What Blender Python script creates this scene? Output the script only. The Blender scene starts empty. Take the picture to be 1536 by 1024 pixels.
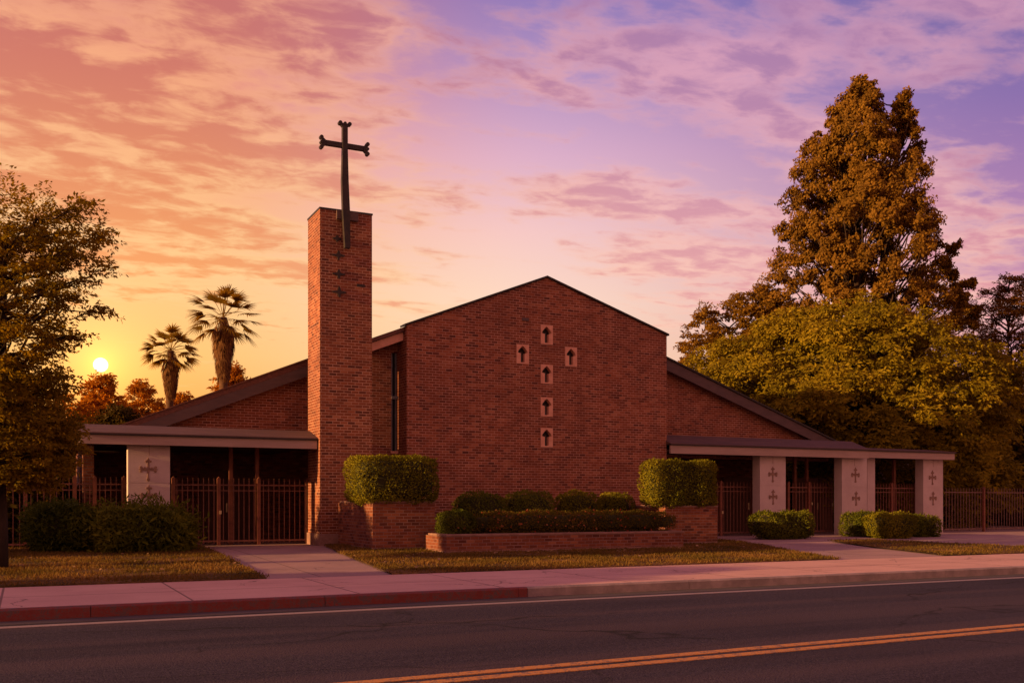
import bpy, math, random
import numpy as np
from mathutils import Vector, Matrix
from mathutils.geometry import tessellate_polygon

S = bpy.context.scene
COL = S.collection
R = math.radians

# ---------------------------------------------------------------- camera
F, YAW, HOR, CAMZ = 1500.0, R(26.0), 752.0, 1.55
CA, SA = math.cos(YAW), math.sin(YAW)
cd = bpy.data.cameras.new('camera')
cd.sensor_width = 36.0
cd.lens = F / 1536.0 * 36.0
cd.shift_y = (HOR - 512.0) / 1536.0
cd.clip_start = 0.1
cd.clip_end = 3000.0
cam = bpy.data.objects.new('camera', cd)
cam.location = (0, 0, CAMZ)
cam.rotation_euler = (R(90), 0, -YAW)
COL.objects.link(cam)
S.camera = cam


def at(px, py, Y):
    """world point seen at a pixel of the photo, on the upright plane at distance Y from the camera"""
    u = (px - 768.0) / F
    v = (HOR - py) / F
    t = Y / (CA - SA * u)
    return Vector((t * (SA + CA * u), Y, CAMZ + t * v))


def atz(px, py, z):
    u = (px - 768.0) / F
    v = (HOR - py) / F
    t = (z - CAMZ) / v
    return Vector((t * (SA + CA * u), t * (CA - SA * u), z))


def X(px, Y):
    return at(px, HOR, Y).x


# ---------------------------------------------------------------- colours
def lin(c):
    return c / 12.92 if c <= 0.04045 else ((c + 0.055) / 1.055) ** 2.4


def srgb(r, g, b):
    return (lin(r / 255.0), lin(g / 255.0), lin(b / 255.0), 1.0)


# ---------------------------------------------------------------- world / sky
W = bpy.data.worlds.new('World')
S.world = W
W.use_nodes = True
nt = W.node_tree
nt.nodes.clear()
L = nt.links


class NB:
    """tiny helper for building node graphs"""
    def __init__(self, tree):
        self.t = tree

    def new(self, kind, **kw):
        n = self.t.nodes.new(kind)
        for k, v in kw.items():
            setattr(n, k, v)
        return n

    def put(self, sock, v):
        if v is None:
            return
        if hasattr(v, 'is_output'):
            self.t.links.new(v, sock)
        else:
            sock.default_value = v

    def m(self, op, a, b=None, c=None, clamp=False):
        n = self.new('ShaderNodeMath', operation=op)
        n.use_clamp = clamp
        self.put(n.inputs[0], a)
        self.put(n.inputs[1], b)
        self.put(n.inputs[2], c)
        return n.outputs[0]

    def rng(self, v, a, b, c=0.0, d=1.0, kind='SMOOTHSTEP'):
        n = self.new('ShaderNodeMapRange', interpolation_type=kind)
        self.put(n.inputs['Value'], v)
        n.inputs['From Min'].default_value = a
        n.inputs['From Max'].default_value = b
        n.inputs['To Min'].default_value = c
        n.inputs['To Max'].default_value = d
        return n.outputs[0]

    def mix(self, f, a, b, mode='MIX'):
        n = self.new('ShaderNodeMix', data_type='RGBA', blend_type=mode)
        n.clamp_factor = True
        self.put(n.inputs[0], f)
        self.put(n.inputs[6], a)
        self.put(n.inputs[7], b)
        return n.outputs[2]

    def ramp(self, f, stops, interp='LINEAR'):
        n = self.new('ShaderNodeValToRGB')
        cr = n.color_ramp
        cr.interpolation = interp
        while len(cr.elements) < len(stops):
            cr.elements.new(0.5)
        for e, (p, c) in zip(cr.elements, stops):
            e.position = p
            e.color = c
        self.put(n.inputs[0], f)
        return n.outputs[0]

    def noise(self, vec, scale, detail=4.0, rough=0.55, dist=0.0, lac=2.0):
        n = self.new('ShaderNodeTexNoise')
        self.put(n.inputs['Vector'], vec)
        n.inputs['Scale'].default_value = scale
        n.inputs['Detail'].default_value = detail
        n.inputs['Roughness'].default_value = rough
        n.inputs['Lacunarity'].default_value = lac
        n.inputs['Distortion'].default_value = dist
        return n.outputs['Fac']

    def mapping(self, vec, loc=(0, 0, 0), rot=(0, 0, 0), scale=(1, 1, 1)):
        n = self.new('ShaderNodeMapping')
        self.put(n.inputs['Vector'], vec)
        n.inputs['Location'].default_value = loc
        n.inputs['Rotation'].default_value = rot
        n.inputs['Scale'].default_value = scale
        return n.outputs[0]

    def xyz(self, x, y, z=0.0):
        n = self.new('ShaderNodeCombineXYZ')
        self.put(n.inputs[0], x)
        self.put(n.inputs[1], y)
        self.put(n.inputs[2], z)
        return n.outputs[0]


# the low sun: disc seen in the sky beyond the left tree
SUN_AZ = 26.0 + math.degrees(math.atan((151 - 768) / F))
SUN_EL = math.degrees(math.atan((HOR - 547) / F * math.cos(math.atan((151 - 768) / F))))
LAMP_AZ, LAMP_EL = -91.0, 9.5        # azimuth from +Y (into the picture), negative = left

nb = NB(nt)
tc = nb.new('ShaderNodeTexCoord')
sep = nb.new('ShaderNodeSeparateXYZ')
L.new(tc.outputs['Generated'], sep.inputs[0])
dx, dy, dz = sep.outputs
az = nb.m('MULTIPLY', nb.m('ARCTAN2', dx, dy), 57.2958)
el = nb.m('MULTIPLY', nb.m('ARCSINE', dz), 57.2958)
A = nb.m('SUBTRACT', az, SUN_AZ)
D = nb.m('ABSOLUTE', A)
D = nb.m('MINIMUM', D, nb.m('SUBTRACT', 360.0, D))
E = nb.m('DIVIDE', el, 60.0, clamp=True)


def st(*pairs):
    return [(e / 60.0, srgb(*c)) for e, c in pairs]


near = nb.ramp(E, st((0, (250, 138, 42)), (4, (255, 166, 66)), (8, (255, 194, 112)), (12, (254, 198, 132)), (17, (248, 172, 120)), (22, (232, 142, 116)), (27, (200, 124, 130)), (60, (172, 118, 132))))
mid = nb.ramp(E, st((0, (250, 180, 130)), (7, (255, 210, 164)), (11, (254, 217, 192)), (15, (246, 200, 196)), (19, (222, 175, 199)), (23, (180, 145, 192)), (27, (142, 120, 184)), (60, (160, 112, 132))))
far = nb.ramp(E, st((0, (205, 130, 130)), (6, (218, 150, 150)), (10, (206, 142, 165)), (15, (170, 122, 172)), (20, (136, 106, 168)), (25, (108, 94, 160)), (30, (90, 84, 152)), (60, (150, 106, 132))))
back = nb.ramp(E, st((0, (232, 140, 100)), (10, (240, 150, 112)), (25, (212, 134, 120)), (60, (172, 116, 122))))
base = nb.mix(nb.rng(D, 2.0, 26.0), near, mid)
base = nb.mix(nb.rng(D, 20.0, 52.0), base, far)
base = nb.mix(nb.rng(D, 60.0, 120.0), base, back)

# clouds: a flat deck seen in perspective
zz = nb.m('ADD', dz, 0.05)
cu = nb.m('DIVIDE', dx, zz)
cv = nb.m('DIVIDE', dy, zz)
cvec = nb.xyz(cu, cv, 0.0)
c1 = nb.noise(nb.mapping(cvec, (3.1, 7.4, 0.0), (0, 0, R(22)), (0.8, 1.25, 1)), 1.9, 7.0, 0.55, 0.15)
c2 = nb.noise(nb.mapping(cvec, (11.3, 2.6, 4.0), (0, 0, R(22)), (0.6, 1.3, 1)), 0.7, 2.0, 0.5, 0.2)
c3 = nb.noise(nb.mapping(cvec, (5.3, 1.6, 9.0), (0, 0, R(14)), (0.85, 1.2, 1)), 8.0, 5.0, 0.58, 0.3)
# heavier banks: upper left and right-hand sky, open sky between


def bank(a0, e0, sa, se):
    q = nb.m('ADD', nb.m('POWER', nb.m('ABSOLUTE', nb.m('DIVIDE', nb.m('SUBTRACT', az, a0), sa)), 2.6),
             nb.m('POWER', nb.m('ABSOLUTE', nb.m('DIVIDE', nb.m('SUBTRACT', el, e0), se)), 2.6))
    return nb.m('EXPONENT', nb.m('MULTIPLY', q, -1.0))


def add_all(*t):
    r = t[0]
    for q in t[1:]:
        r = nb.m('ADD', r, q)
    return r


gain = add_all(nb.m('MULTIPLY', bank(2, 20.5, 15, 5.0), 0.20), nb.m('MULTIPLY', bank(8, 13.8, 11, 1.9), 0.13),
               nb.m('MULTIPLY', bank(50, 18, 17, 9), 0.09), nb.m('MULTIPLY', bank(36, 15.5, 11, 2.6), 0.07),
               nb.m('MULTIPLY', bank(24, 24, 6, 5), -0.07), nb.m('MULTIPLY', bank(14, 7, 20, 3.6), -0.11), nb.m('MULTIPLY', bank(40, 25, 8, 2.5), 0.04))
dens = add_all(nb.m('MULTIPLY', c1, 0.72), nb.m('MULTIPLY', c2, 0.30), nb.m('MULTIPLY', c3, 0.24), gain, -0.115)
cov = nb.rng(dens, 0.495, 0.62)
body = nb.rng(add_all(dens, nb.m('MULTIPLY', c3, 0.50), -0.25), 0.52, 0.73)
hi_el = nb.rng(el, 9.0, 25.0)
far_f = nb.rng(D, 5.0, 36.0)
lit_c = nb.mix(far_f, nb.mix(hi_el, srgb(255, 208, 142), srgb(248, 174, 128)), nb.mix(hi_el, srgb(255, 198, 176), srgb(228, 164, 182)))
body_c = nb.mix(far_f, nb.mix(hi_el, srgb(244, 150, 82), srgb(198, 110, 98)), nb.mix(hi_el, srgb(230, 152, 152), srgb(178, 126, 164)))
ccol = nb.mix(body, lit_c, body_c)
sky = nb.mix(nb.m('MULTIPLY', cov, 0.76), base, ccol)

# glow round the sun and its disc
sdir = Vector((math.sin(R(SUN_AZ)) * math.cos(R(SUN_EL)), math.cos(R(SUN_AZ)) * math.cos(R(SUN_EL)), math.sin(R(SUN_EL))))
dp = nb.new('ShaderNodeVectorMath', operation='DOT_PRODUCT')
L.new(tc.outputs['Generated'], dp.inputs[0])
dp.inputs[1].default_value = sdir
ang = nb.m('MULTIPLY', nb.m('ARCCOSINE', nb.m('MINIMUM', dp.outputs['Value'], 0.9999999)), 57.2958)
g1 = nb.m('EXPONENT', nb.m('MULTIPLY', ang, -0.30))
g2 = nb.m('EXPONENT', nb.m('MULTIPLY', ang, -0.85))
disc = nb.rng(ang, 0.40, 0.22)
glow = nb.mix(1.0, nb.mix(g1, (0, 0, 0, 1), (0.32, 0.10, 0.01, 1)), nb.mix(g2, (0, 0, 0, 1), (1.3, 0.52, 0.06, 1)), 'ADD')
glow = nb.mix(1.0, glow, nb.mix(disc, (0, 0, 0, 1), (9, 8, 5.5, 1)), 'ADD')
sky = nb.mix(1.0, sky, glow, 'ADD')
bg = nb.new('ShaderNodeBackground')
L.new(sky, bg.inputs['Color'])
bg.inputs['Strength'].default_value = 0.6
# a trace of physical dusk sky under the painted cloud deck
nish = nb.new('ShaderNodeTexSky', sky_type='NISHITA')
nish.sun_disc = False
nish.sun_elevation = R(LAMP_EL)
nish.sun_rotation = R(LAMP_AZ)
bg2 = nb.new('ShaderNodeBackground')
L.new(nish.outputs[0], bg2.inputs['Color'])
bg2.inputs['Strength'].default_value = 0.004
ads = nb.new('ShaderNodeAddShader')
L.new(bg.outputs[0], ads.inputs[0])
L.new(bg2.outputs[0], ads.inputs[1])
wo = nb.new('ShaderNodeOutputWorld')
L.new(ads.outputs[0], wo.inputs['Surface'])
W.cycles.sampling_method = 'MANUAL'
W.cycles.sample_map_resolution = 2048

# ---------------------------------------------------------------- sun lamp
sl = bpy.data.lights.new('sun', 'SUN')
sl.energy = 5.0
sl.angle = R(0.6)
sl.color = (1.0, 0.55, 0.19)
so = bpy.data.objects.new('sun', sl)
ldir = Vector((math.sin(R(LAMP_AZ)) * math.cos(R(LAMP_EL)), math.cos(R(LAMP_AZ)) * math.cos(R(LAMP_EL)), math.sin(R(LAMP_EL))))
so.rotation_euler = (-ldir).to_track_quat('-Z', 'Y').to_euler()
so.location = (-40, 20, 30)
COL.objects.link(so)

S.view_settings.view_transform = 'Standard'
S.view_settings.look = 'None'
S.view_settings.exposure = 0.75
S.view_settings.gamma = 1.0
S.render.engine = 'CYCLES'
S.cycles.use_denoising = True
S.cycles.max_bounces = 6
S.cycles.transparent_max_bounces = 8
S.cycles.sample_clamp_indirect = 6.0


# ---------------------------------------------------------------- materials
def new_mat(name):
    m = bpy.data.materials.new(name)
    m.use_nodes = True
    t = m.node_tree
    b = t.nodes.get('Principled BSDF')
    return m, NB(t), b


def rgb(c):
    return (c[0], c[1], c[2], 1.0)


def plain(name, c1, c2=None, scale=3.0, rough=0.8, metal=0.0, bump=0.0, bscale=40.0, stretch=(1, 1, 1), detail=5.0, lo=0.35, hi=0.65, spec=0.3):
    m, n, b = new_mat(name)
    co = n.new('ShaderNodeTexCoord').outputs['Object']
    c2 = c2 or c1
    f = n.noise(n.mapping(co, scale=stretch), scale, detail, 0.6)
    col = n.mix(n.rng(f, lo, hi), rgb(c1), rgb(c2))
    n.put(b.inputs['Base Color'], col)
    b.inputs['Roughness'].default_value = rough
    b.inputs['Metallic'].default_value = metal
    b.inputs['Specular IOR Level'].default_value = spec
    if bump:
        bn = n.new('ShaderNodeBump')
        bn.inputs['Strength'].default_value = bump
        bn.inputs['Distance'].default_value = 0.02
        n.put(bn.inputs['Height'], n.noise(co, bscale, 4.0, 0.6))
        n.put(b.inputs['Normal'], bn.outputs[0])
    return m


def brick_mat(name, bw=0.225, bh=0.083, mort=0.0150, tint=0.95, mc=(0.54, 0.31, 0.235), seed=0.0):
    m, n, b = new_mat(name)
    uv = n.new('ShaderNodeUVMap').outputs[0]
    s = n.new('ShaderNodeSeparateXYZ')
    n.put(s.inputs[0], uv)
    u, v = s.outputs[0], s.outputs[1]
    row = n.m('FLOOR', n.m('DIVIDE', v, bh))
    off = n.m('MULTIPLY', n.m('MODULO', row, 2.0), 0.5)
    uu = n.m('ADD', n.m('DIVIDE', u, bw), off)
    colm = n.m('FLOOR', uu)
    fu = n.m('MULTIPLY', n.m('SUBTRACT', uu, colm), bw)
    fv = n.m('MULTIPLY', n.m('FRACT', n.m('DIVIDE', v, bh)), bh)
    eu = n.m('MINIMUM', fu, n.m('SUBTRACT', bw, fu))
    ev = n.m('MINIMUM', fv, n.m('SUBTRACT', bh, fv))
    ed = n.m('MINIMUM', eu, ev)
    wob = n.m('MULTIPLY', n.m('SUBTRACT', n.noise(uv, 30.0, 2.0), 0.5), 0.006)
    face = n.rng(n.m('ADD', ed, wob), mort * 0.35, mort * 0.62)
    wn = n.new('ShaderNodeTexWhiteNoise', noise_dimensions='3D')
    n.put(wn.inputs['Vector'], n.xyz(colm, row, seed))
    k = tint
    rc = n.ramp(wn.outputs['Value'], [(0.0, rgb((0.105 * k, 0.033 * k, 0.025 * k))), (0.06, rgb((0.16 * k, 0.047 * k, 0.032 * k))), (0.16, rgb((0.21 * k, 0.066 * k, 0.038 * k))),
                                      (0.55, rgb((0.30 * k, 0.088 * k, 0.046 * k))), (0.85, rgb((0.38 * k, 0.125 * k, 0.064 * k))), (1.0, rgb((0.45 * k, 0.18 * k, 0.10 * k)))])
    # courses that were fired darker, in broken streaks
    streak = n.noise(n.mapping(n.xyz(n.m('MULTIPLY', colm, bw), n.m('MULTIPLY', row, bh), seed), scale=(0.9, 6.5, 1)), 1.0, 3.0, 0.6)
    rc = n.mix(n.m('MULTIPLY', n.rng(streak, 0.57, 0.70), 0.62), rc, rgb((0.085 * k, 0.026 * k, 0.024 * k)))
    big = n.noise(n.mapping(uv, scale=(0.35, 0.35, 1)), 1.0, 5.0, 0.6)
    rc = n.mix(n.rng(big, 0.34, 0.66, 0.0, 0.5), rc, rgb((0.17 * k, 0.052 * k, 0.034 * k)))
    stain = n.noise(n.mapping(uv, scale=(1.6, 0.16, 1)), 1.0, 5.0, 0.65)
    rc = n.mix(n.rng(stain, 0.50, 0.70, 0.0, 0.38), rc, rgb((0.12 * k, 0.042 * k, 0.032 * k)))
    grain = n.noise(uv, 90.0, 3.0, 0.7)
    rc = n.mix(n.rng(grain, 0.3, 0.75, 0.0, 0.35), rc, n.mix(1.0, rc, rgb((0.6, 0.55, 0.55)), 'MULTIPLY'))
    mo = n.mix(n.rng(n.noise(uv, 1.7, 4.0, 0.6), 0.35, 0.65), rgb(mc), rgb((mc[0] * 0.62, mc[1] * 0.58, mc[2] * 0.58)))
    col = n.mix(face, mo, rc)
    n.put(b.inputs['Base Color'], col)
    b.inputs['Roughness'].default_value = 0.85
    b.inputs['Specular IOR Level'].default_value = 0.2
    bn = n.new('ShaderNodeBump')
    bn.inputs['Strength'].default_value = 0.7
    bn.inputs['Distance'].default_value = 0.008
    n.put(bn.inputs['Height'], n.m('ADD', face, n.m('MULTIPLY', grain, 0.4)))
    n.put(b.inputs['Normal'], bn.outputs[0])
    return m


def leaf_mat(name, cols, trans=0.3, var=0.5, rough=0.55):
    m, n, b = new_mat(name)
    g = n.new('ShaderNodeNewGeometry')
    co = n.new('ShaderNodeTexCoord').outputs['Object']
    k = len(cols)
    f = n.m('ADD', n.m('MULTIPLY', g.outputs['Random Per Island'], var), n.m('MULTIPLY', n.rng(n.noise(co, 0.7, 3.0), 0.3, 0.7), 1.0 - var))
    c = n.ramp(f, [(i / (k - 1.0), rgb(x)) for i, x in enumerate(cols)])
    n.put(b.inputs['Base Color'], c)
    b.inputs['Roughness'].default_value = rough
    b.inputs['Specular IOR Level'].default_value = 0.03
    tr = n.new('ShaderNodeBsdfTranslucent')
    n.put(tr.inputs['Color'], n.mix(1.0, c, (1.5, 1.25, 0.7, 1), 'MULTIPLY'))
    mx = n.new('ShaderNodeMixShader')
    mx.inputs[0].default_value = trans
    n.t.links.new(b.outputs[0], mx.inputs[1])
    n.t.links.new(tr.outputs[0], mx.inputs[2])
    out = [q for q in n.t.nodes if q.type == 'OUTPUT_MATERIAL'][0]
    n.t.links.new(mx.outputs[0], out.inputs['Surface'])
    return m


M = {}
M['brick'] = brick_mat('brick')
M['brick_wing'] = brick_mat('brick_wing', tint=0.95, seed=3.0)
M['brick_tower'] = brick_mat('brick_tower', tint=0.88, seed=5.0)
M['brick_planter'] = brick_mat('brick_planter', tint=0.82, mc=(0.30, 0.17, 0.15), seed=9.0)
M['brick_porch_shade'] = brick_mat('brick_porch_shade', tint=0.6, mc=(0.16, 0.10, 0.085), seed=12.0)  # brick and mortar darkened: the porch shade is put into the colour
M['plinth'] = plain('plinth', (0.22, 0.12, 0.10), (0.30, 0.17, 0.15), 4, 0.9, bump=0.3)
M['stone'] = plain('stone', (0.72, 0.38, 0.275), (0.62, 0.31, 0.22), 7, 0.9, bump=0.3)
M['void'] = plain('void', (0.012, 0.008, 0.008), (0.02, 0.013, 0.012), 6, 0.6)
M['slot_glass'] = plain('slot_glass', (0.06, 0.045, 0.05), (0.03, 0.02, 0.025), 14, 0.2, spec=0.5)
M['verge'] = plain('verge', (0.085, 0.052, 0.056), (0.11, 0.066, 0.068), 2, 0.6, stretch=(1, 1, 4))
M['shingle'] = plain('shingle', (0.19, 0.085, 0.062), (0.11, 0.052, 0.042), 9, 0.9, bump=0.5, bscale=14, stretch=(1, 1, 4))
M['roof_edge'] = plain('roof_edge', (0.085, 0.045, 0.045), (0.12, 0.062, 0.058), 3, 0.75, stretch=(0.4, 2, 2), bump=0.2)
M['drip'] = plain('drip', (0.018, 0.014, 0.016), (0.03, 0.022, 0.024), 5, 0.5)
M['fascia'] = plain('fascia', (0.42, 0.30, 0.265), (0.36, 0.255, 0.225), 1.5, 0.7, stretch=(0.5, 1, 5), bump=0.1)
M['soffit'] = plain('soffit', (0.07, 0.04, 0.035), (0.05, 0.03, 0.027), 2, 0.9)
M['stucco'] = plain('stucco', (0.57, 0.455, 0.44), (0.48, 0.375, 0.37), 1.6, 0.9, bump=0.35, bscale=60, lo=0.3, hi=0.75)
M['emblem'] = plain('emblem', (0.20, 0.11, 0.085), (0.30, 0.18, 0.14), 12, 0.6)
M['rust'] = plain('rust', (0.24, 0.095, 0.065), (0.16, 0.064, 0.046), 7, 0.6, metal=0.0, bump=0.1)
M['rust_post'] = plain('rust_post', (0.22, 0.072, 0.042), (0.15, 0.05, 0.033), 5, 0.6)
M['brass'] = plain('brass', (0.5, 0.4, 0.25), (0.4, 0.3, 0.2), 8, 0.35, metal=0.8)
M['cross'] = plain('cross', (0.022, 0.016, 0.018), (0.04, 0.027, 0.026), 5, 0.55, metal=0.0)
M['alu'] = plain('alu', (0.20, 0.20, 0.24), (0.15, 0.15, 0.18), 6, 0.4, metal=0.3)
M['glass'] = plain('glass', (0.010, 0.012, 0.018), (0.016, 0.018, 0.024), 2, 0.08, spec=0.5)
M['door'] = plain('door', (0.075, 0.028, 0.018), (0.10, 0.038, 0.024), 3, 0.6, stretch=(6, 6, 1))
M['soil'] = plain('soil', (0.035, 0.022, 0.016), (0.055, 0.033, 0.022), 9, 0.95, bump=0.6, bscale=20)
M['bark'] = plain('bark', (0.050, 0.030, 0.022), (0.028, 0.018, 0.014), 5, 0.95, bump=0.8, bscale=14, stretch=(1, 1, 0.25))
M['bark_red'] = plain('bark_red', (0.065, 0.034, 0.022), (0.032, 0.018, 0.014), 4, 0.95, bump=0.8, bscale=10, stretch=(1, 1, 0.25))
M['palm_bark'] = plain('palm_bark', (0.13, 0.062, 0.030), (0.075, 0.036, 0.02), 6, 0.95, bump=0.6, bscale=10, stretch=(1, 1, 3))
M['sidewalk'] = None
M['leaf_left'] = leaf_mat('leaf_left', [(0.105, 0.080, 0.007), (0.20, 0.14, 0.010), (0.32, 0.205, 0.016)], 0.55)
M['leaf_tall'] = leaf_mat('leaf_tall', [(0.090, 0.049, 0.009), (0.175, 0.090, 0.014), (0.28, 0.145, 0.022)], 0.25, 0.6)
M['leaf_round'] = leaf_mat('leaf_round', [(0.095, 0.077, 0.006), (0.195, 0.145, 0.009), (0.32, 0.225, 0.015)], 0.3)
M['leaf_gold'] = leaf_mat('leaf_gold', [(0.13, 0.070, 0.009), (0.20, 0.105, 0.013), (0.27, 0.15, 0.02)], 0.35)
M['leaf_dark'] = leaf_mat('leaf_dark', [(0.030, 0.022, 0.005), (0.055, 0.038, 0.007), (0.10, 0.060, 0.010)], 0.25)
M['leaf_sunglow'] = leaf_mat('leaf_sunglow', [(0.22, 0.085, 0.008), (0.34, 0.14, 0.012), (0.46, 0.21, 0.018)], 0.65)  # orange glow of the low sun put into the leaf colour
M['leaf_sparse'] = leaf_mat('leaf_sparse', [(0.08, 0.040, 0.010), (0.13, 0.062, 0.013), (0.20, 0.09, 0.02)], 0.3)
M['leaf_hedge'] = leaf_mat('leaf_hedge', [(0.062, 0.066, 0.006), (0.145, 0.135, 0.010), (0.25, 0.205, 0.016)], 0.25)
M['leaf_bush'] = leaf_mat('leaf_bush', [(0.048, 0.060, 0.007), (0.100, 0.112, 0.011), (0.175, 0.165, 0.018)], 0.25)
M['leaf_shade'] = leaf_mat('leaf_shade', [(0.034, 0.048, 0.007), (0.070, 0.085, 0.010), (0.125, 0.130, 0.016)], 0.25)
M['leaf_row'] = leaf_mat('leaf_row', [(0.050, 0.045, 0.007), (0.090, 0.070, 0.010), (0.14, 0.09, 0.016)], 0.25)
M['petal'] = leaf_mat('petal', [(0.20, 0.03, 0.02), (0.30, 0.07, 0.03), (0.34, 0.18, 0.09)], 0.3)
M['frond'] = leaf_mat('frond', [(0.12, 0.075, 0.010), (0.20, 0.12, 0.014), (0.30, 0.18, 0.025)], 0.5)
M['frond_dead'] = leaf_mat('frond_dead', [(0.12, 0.055, 0.022), (0.18, 0.085, 0.035), (0.23, 0.12, 0.05)], 0.25)
M['grass_blade'] = leaf_mat('grass_blade', [(0.070, 0.056, 0.012), (0.145, 0.088, 0.022), (0.25, 0.135, 0.048)], 0.3, 0.45)
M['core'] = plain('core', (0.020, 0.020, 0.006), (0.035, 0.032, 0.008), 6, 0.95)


def asphalt():
    m, n, b = new_mat('asphalt')
    co = n.new('ShaderNodeTexCoord').outputs['Object']
    fine = n.noise(co, 55.0, 3.0, 0.75)
    vor = n.new('ShaderNodeTexVoronoi')
    n.put(vor.inputs['Vector'], co)
    vor.inputs['Scale'].default_value = 45.0
    big = n.noise(n.mapping(co, scale=(0.25, 1.0, 1)), 0.55, 5.0, 0.6)
    lane = n.noise(n.mapping(co, scale=(0.02, 1.0, 1)), 0.9, 3.0, 0.5)
    fine2 = n.noise(co, 17.0, 4.0, 0.75)
    c = n.mix(n.rng(n.m('ADD', n.m('MULTIPLY', fine, 0.5), n.m('MULTIPLY', fine2, 0.5)), 0.36, 0.64), rgb((0.014, 0.011, 0.019)), rgb((0.064, 0.049, 0.073)))
    c = n.mix(n.rng(vor.outputs['Distance'], 0.0, 0.35, 0.5, 0.0), c, rgb((0.14, 0.10, 0.105)))
    c = n.mix(n.rng(big, 0.42, 0.66, 0.0, 0.55), c, rgb((0.016, 0.0125, 0.022)))
    c = n.mix(n.rng(lane, 0.45, 0.62, 0.0, 0.5), c, rgb((0.074, 0.048, 0.060)))
    # tar-filled cracks
    cv_ = n.new('ShaderNodeTexVoronoi', feature='DISTANCE_TO_EDGE')
    wv = n.new('ShaderNodeVectorMath', operation='ADD')
    nn_ = n.new('ShaderNodeTexNoise')
    n.put(nn_.inputs['Vector'], co)
    nn_.inputs['Scale'].default_value = 1.3
    n.put(wv.inputs[0], n.mapping(co, scale=(0.3, 0.55, 1)))
    sc = n.new('ShaderNodeVectorMath', operation='SCALE')
    n.put(sc.inputs[0], nn_.outputs['Color'])
    sc.inputs['Scale'].default_value = 0.35
    n.put(wv.inputs[1], sc.outputs[0])
    n.put(cv_.inputs['Vector'], wv.outputs[0])
    cv_.inputs['Scale'].default_value = 0.55
    crack = n.m('MULTIPLY', n.rng(cv_.outputs['Distance'], 0.0, 0.012, 1.0, 0.0), n.rng(big, 0.40, 0.55))
    c = n.mix(n.m('MULTIPLY', crack, 0.9), c, rgb((0.014, 0.011, 0.013)))
    n.put(b.inputs['Base Color'], c)
    b.inputs['Roughness'].default_value = 0.9
    b.inputs['Specular IOR Level'].default_value = 0.12
    bn = n.new('ShaderNodeBump')
    bn.inputs['Strength'].default_value = 0.7
    bn.inputs['Distance'].default_value = 0.012
    n.put(bn.inputs['Height'], n.m('ADD', fine, n.m('MULTIPLY', vor.outputs['Distance'], 0.7)))
    n.put(b.inputs['Normal'], bn.outputs[0])
    return m


def concrete(name, c1, c2, jx, jy, ox=0.0, oy=0.0, jw=0.012, cracks=0.8):
    m, n, b = new_mat(name)
    co = n.new('ShaderNodeTexCoord').outputs['Object']
    s = n.new('ShaderNodeSeparateXYZ')
    n.put(s.inputs[0], co)
    big = n.noise(co, 0.5, 6.0, 0.62)
    fine = n.noise(co, 35.0, 3.0, 0.7)
    c = n.mix(n.rng(big, 0.32, 0.68), rgb(c1), rgb(c2))
    ux = n.m('DIVIDE', n.m('ADD', s.outputs[0], ox), jx)
    uy = n.m('DIVIDE', n.m('ADD', s.outputs[1], oy), jy)
    wn = n.new('ShaderNodeTexWhiteNoise', noise_dimensions='2D')
    n.put(wn.inputs['Vector'], n.xyz(n.m('FLOOR', ux), n.m('FLOOR', uy), 0))
    c = n.mix(n.m('MULTIPLY', wn.outputs['Value'], 0.22), c, rgb((c1[0] * 0.55, c1[1] * 0.55, c1[2] * 0.6)))
    c = n.mix(n.rng(fine, 0.35, 0.7, 0.0, 0.25), c, rgb((c1[0] * 0.6, c1[1] * 0.6, c1[2] * 0.6)))
    stn = n.noise(n.mapping(co, scale=(0.35, 1.6, 1)), 1.2, 5.0, 0.65)
    c = n.mix(n.rng(stn, 0.54, 0.72, 0.0, 0.42), c, rgb((c1[0] * 0.48, c1[1] * 0.44, c1[2] * 0.46)))

    def edge(u, j):
        fr = n.m('MULTIPLY', n.m('SUBTRACT', 0.5, n.m('ABSOLUTE', n.m('SUBTRACT', n.m('FRACT', u), 0.5))), j)
        return n.rng(fr, jw * 0.5, jw, 1.0, 0.0)
    jt = n.m('MAXIMUM', edge(ux, jx), edge(uy, jy))
    vo = n.new('ShaderNodeTexVoronoi', feature='DISTANCE_TO_EDGE')
    nn_ = n.new('ShaderNodeTexNoise')
    n.put(nn_.inputs['Vector'], co)
    nn_.inputs['Scale'].default_value = 1.6
    nn_.inputs['Detail'].default_value = 5
    sc = n.new('ShaderNodeVectorMath', operation='SCALE')
    n.put(sc.inputs[0], nn_.outputs['Color'])
    sc.inputs['Scale'].default_value = 0.9
    ad = n.new('ShaderNodeVectorMath', operation='ADD')
    n.put(ad.inputs[0], co)
    n.put(ad.inputs[1], sc.outputs[0])
    n.put(vo.inputs['Vector'], ad.outputs[0])
    vo.inputs['Scale'].default_value = 0.45
    ck = n.m('MULTIPLY', n.m('MULTIPLY', n.rng(vo.outputs['Distance'], 0.002, 0.010, 1.0, 0.0), n.rng(big, 0.45, 0.55)), cracks)
    c = n.mix(n.m('MULTIPLY', n.m('MAXIMUM', jt, ck), 0.78), c, rgb((c1[0] * 0.16, c1[1] * 0.15, c1[2] * 0.16)))
    n.put(b.inputs['Base Color'], c)
    b.inputs['Roughness'].default_value = 0.8
    b.inputs['Specular IOR Level'].default_value = 0.3
    bn = n.new('ShaderNodeBump')
    bn.inputs['Strength'].default_value = 0.4
    bn.inputs['Distance'].default_value = 0.01
    n.put(bn.inputs['Height'], n.m('SUBTRACT', fine, n.m('MULTIPLY', jt, 1.5)))
    n.put(b.inputs['Normal'], bn.outputs[0])
    return m


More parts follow.
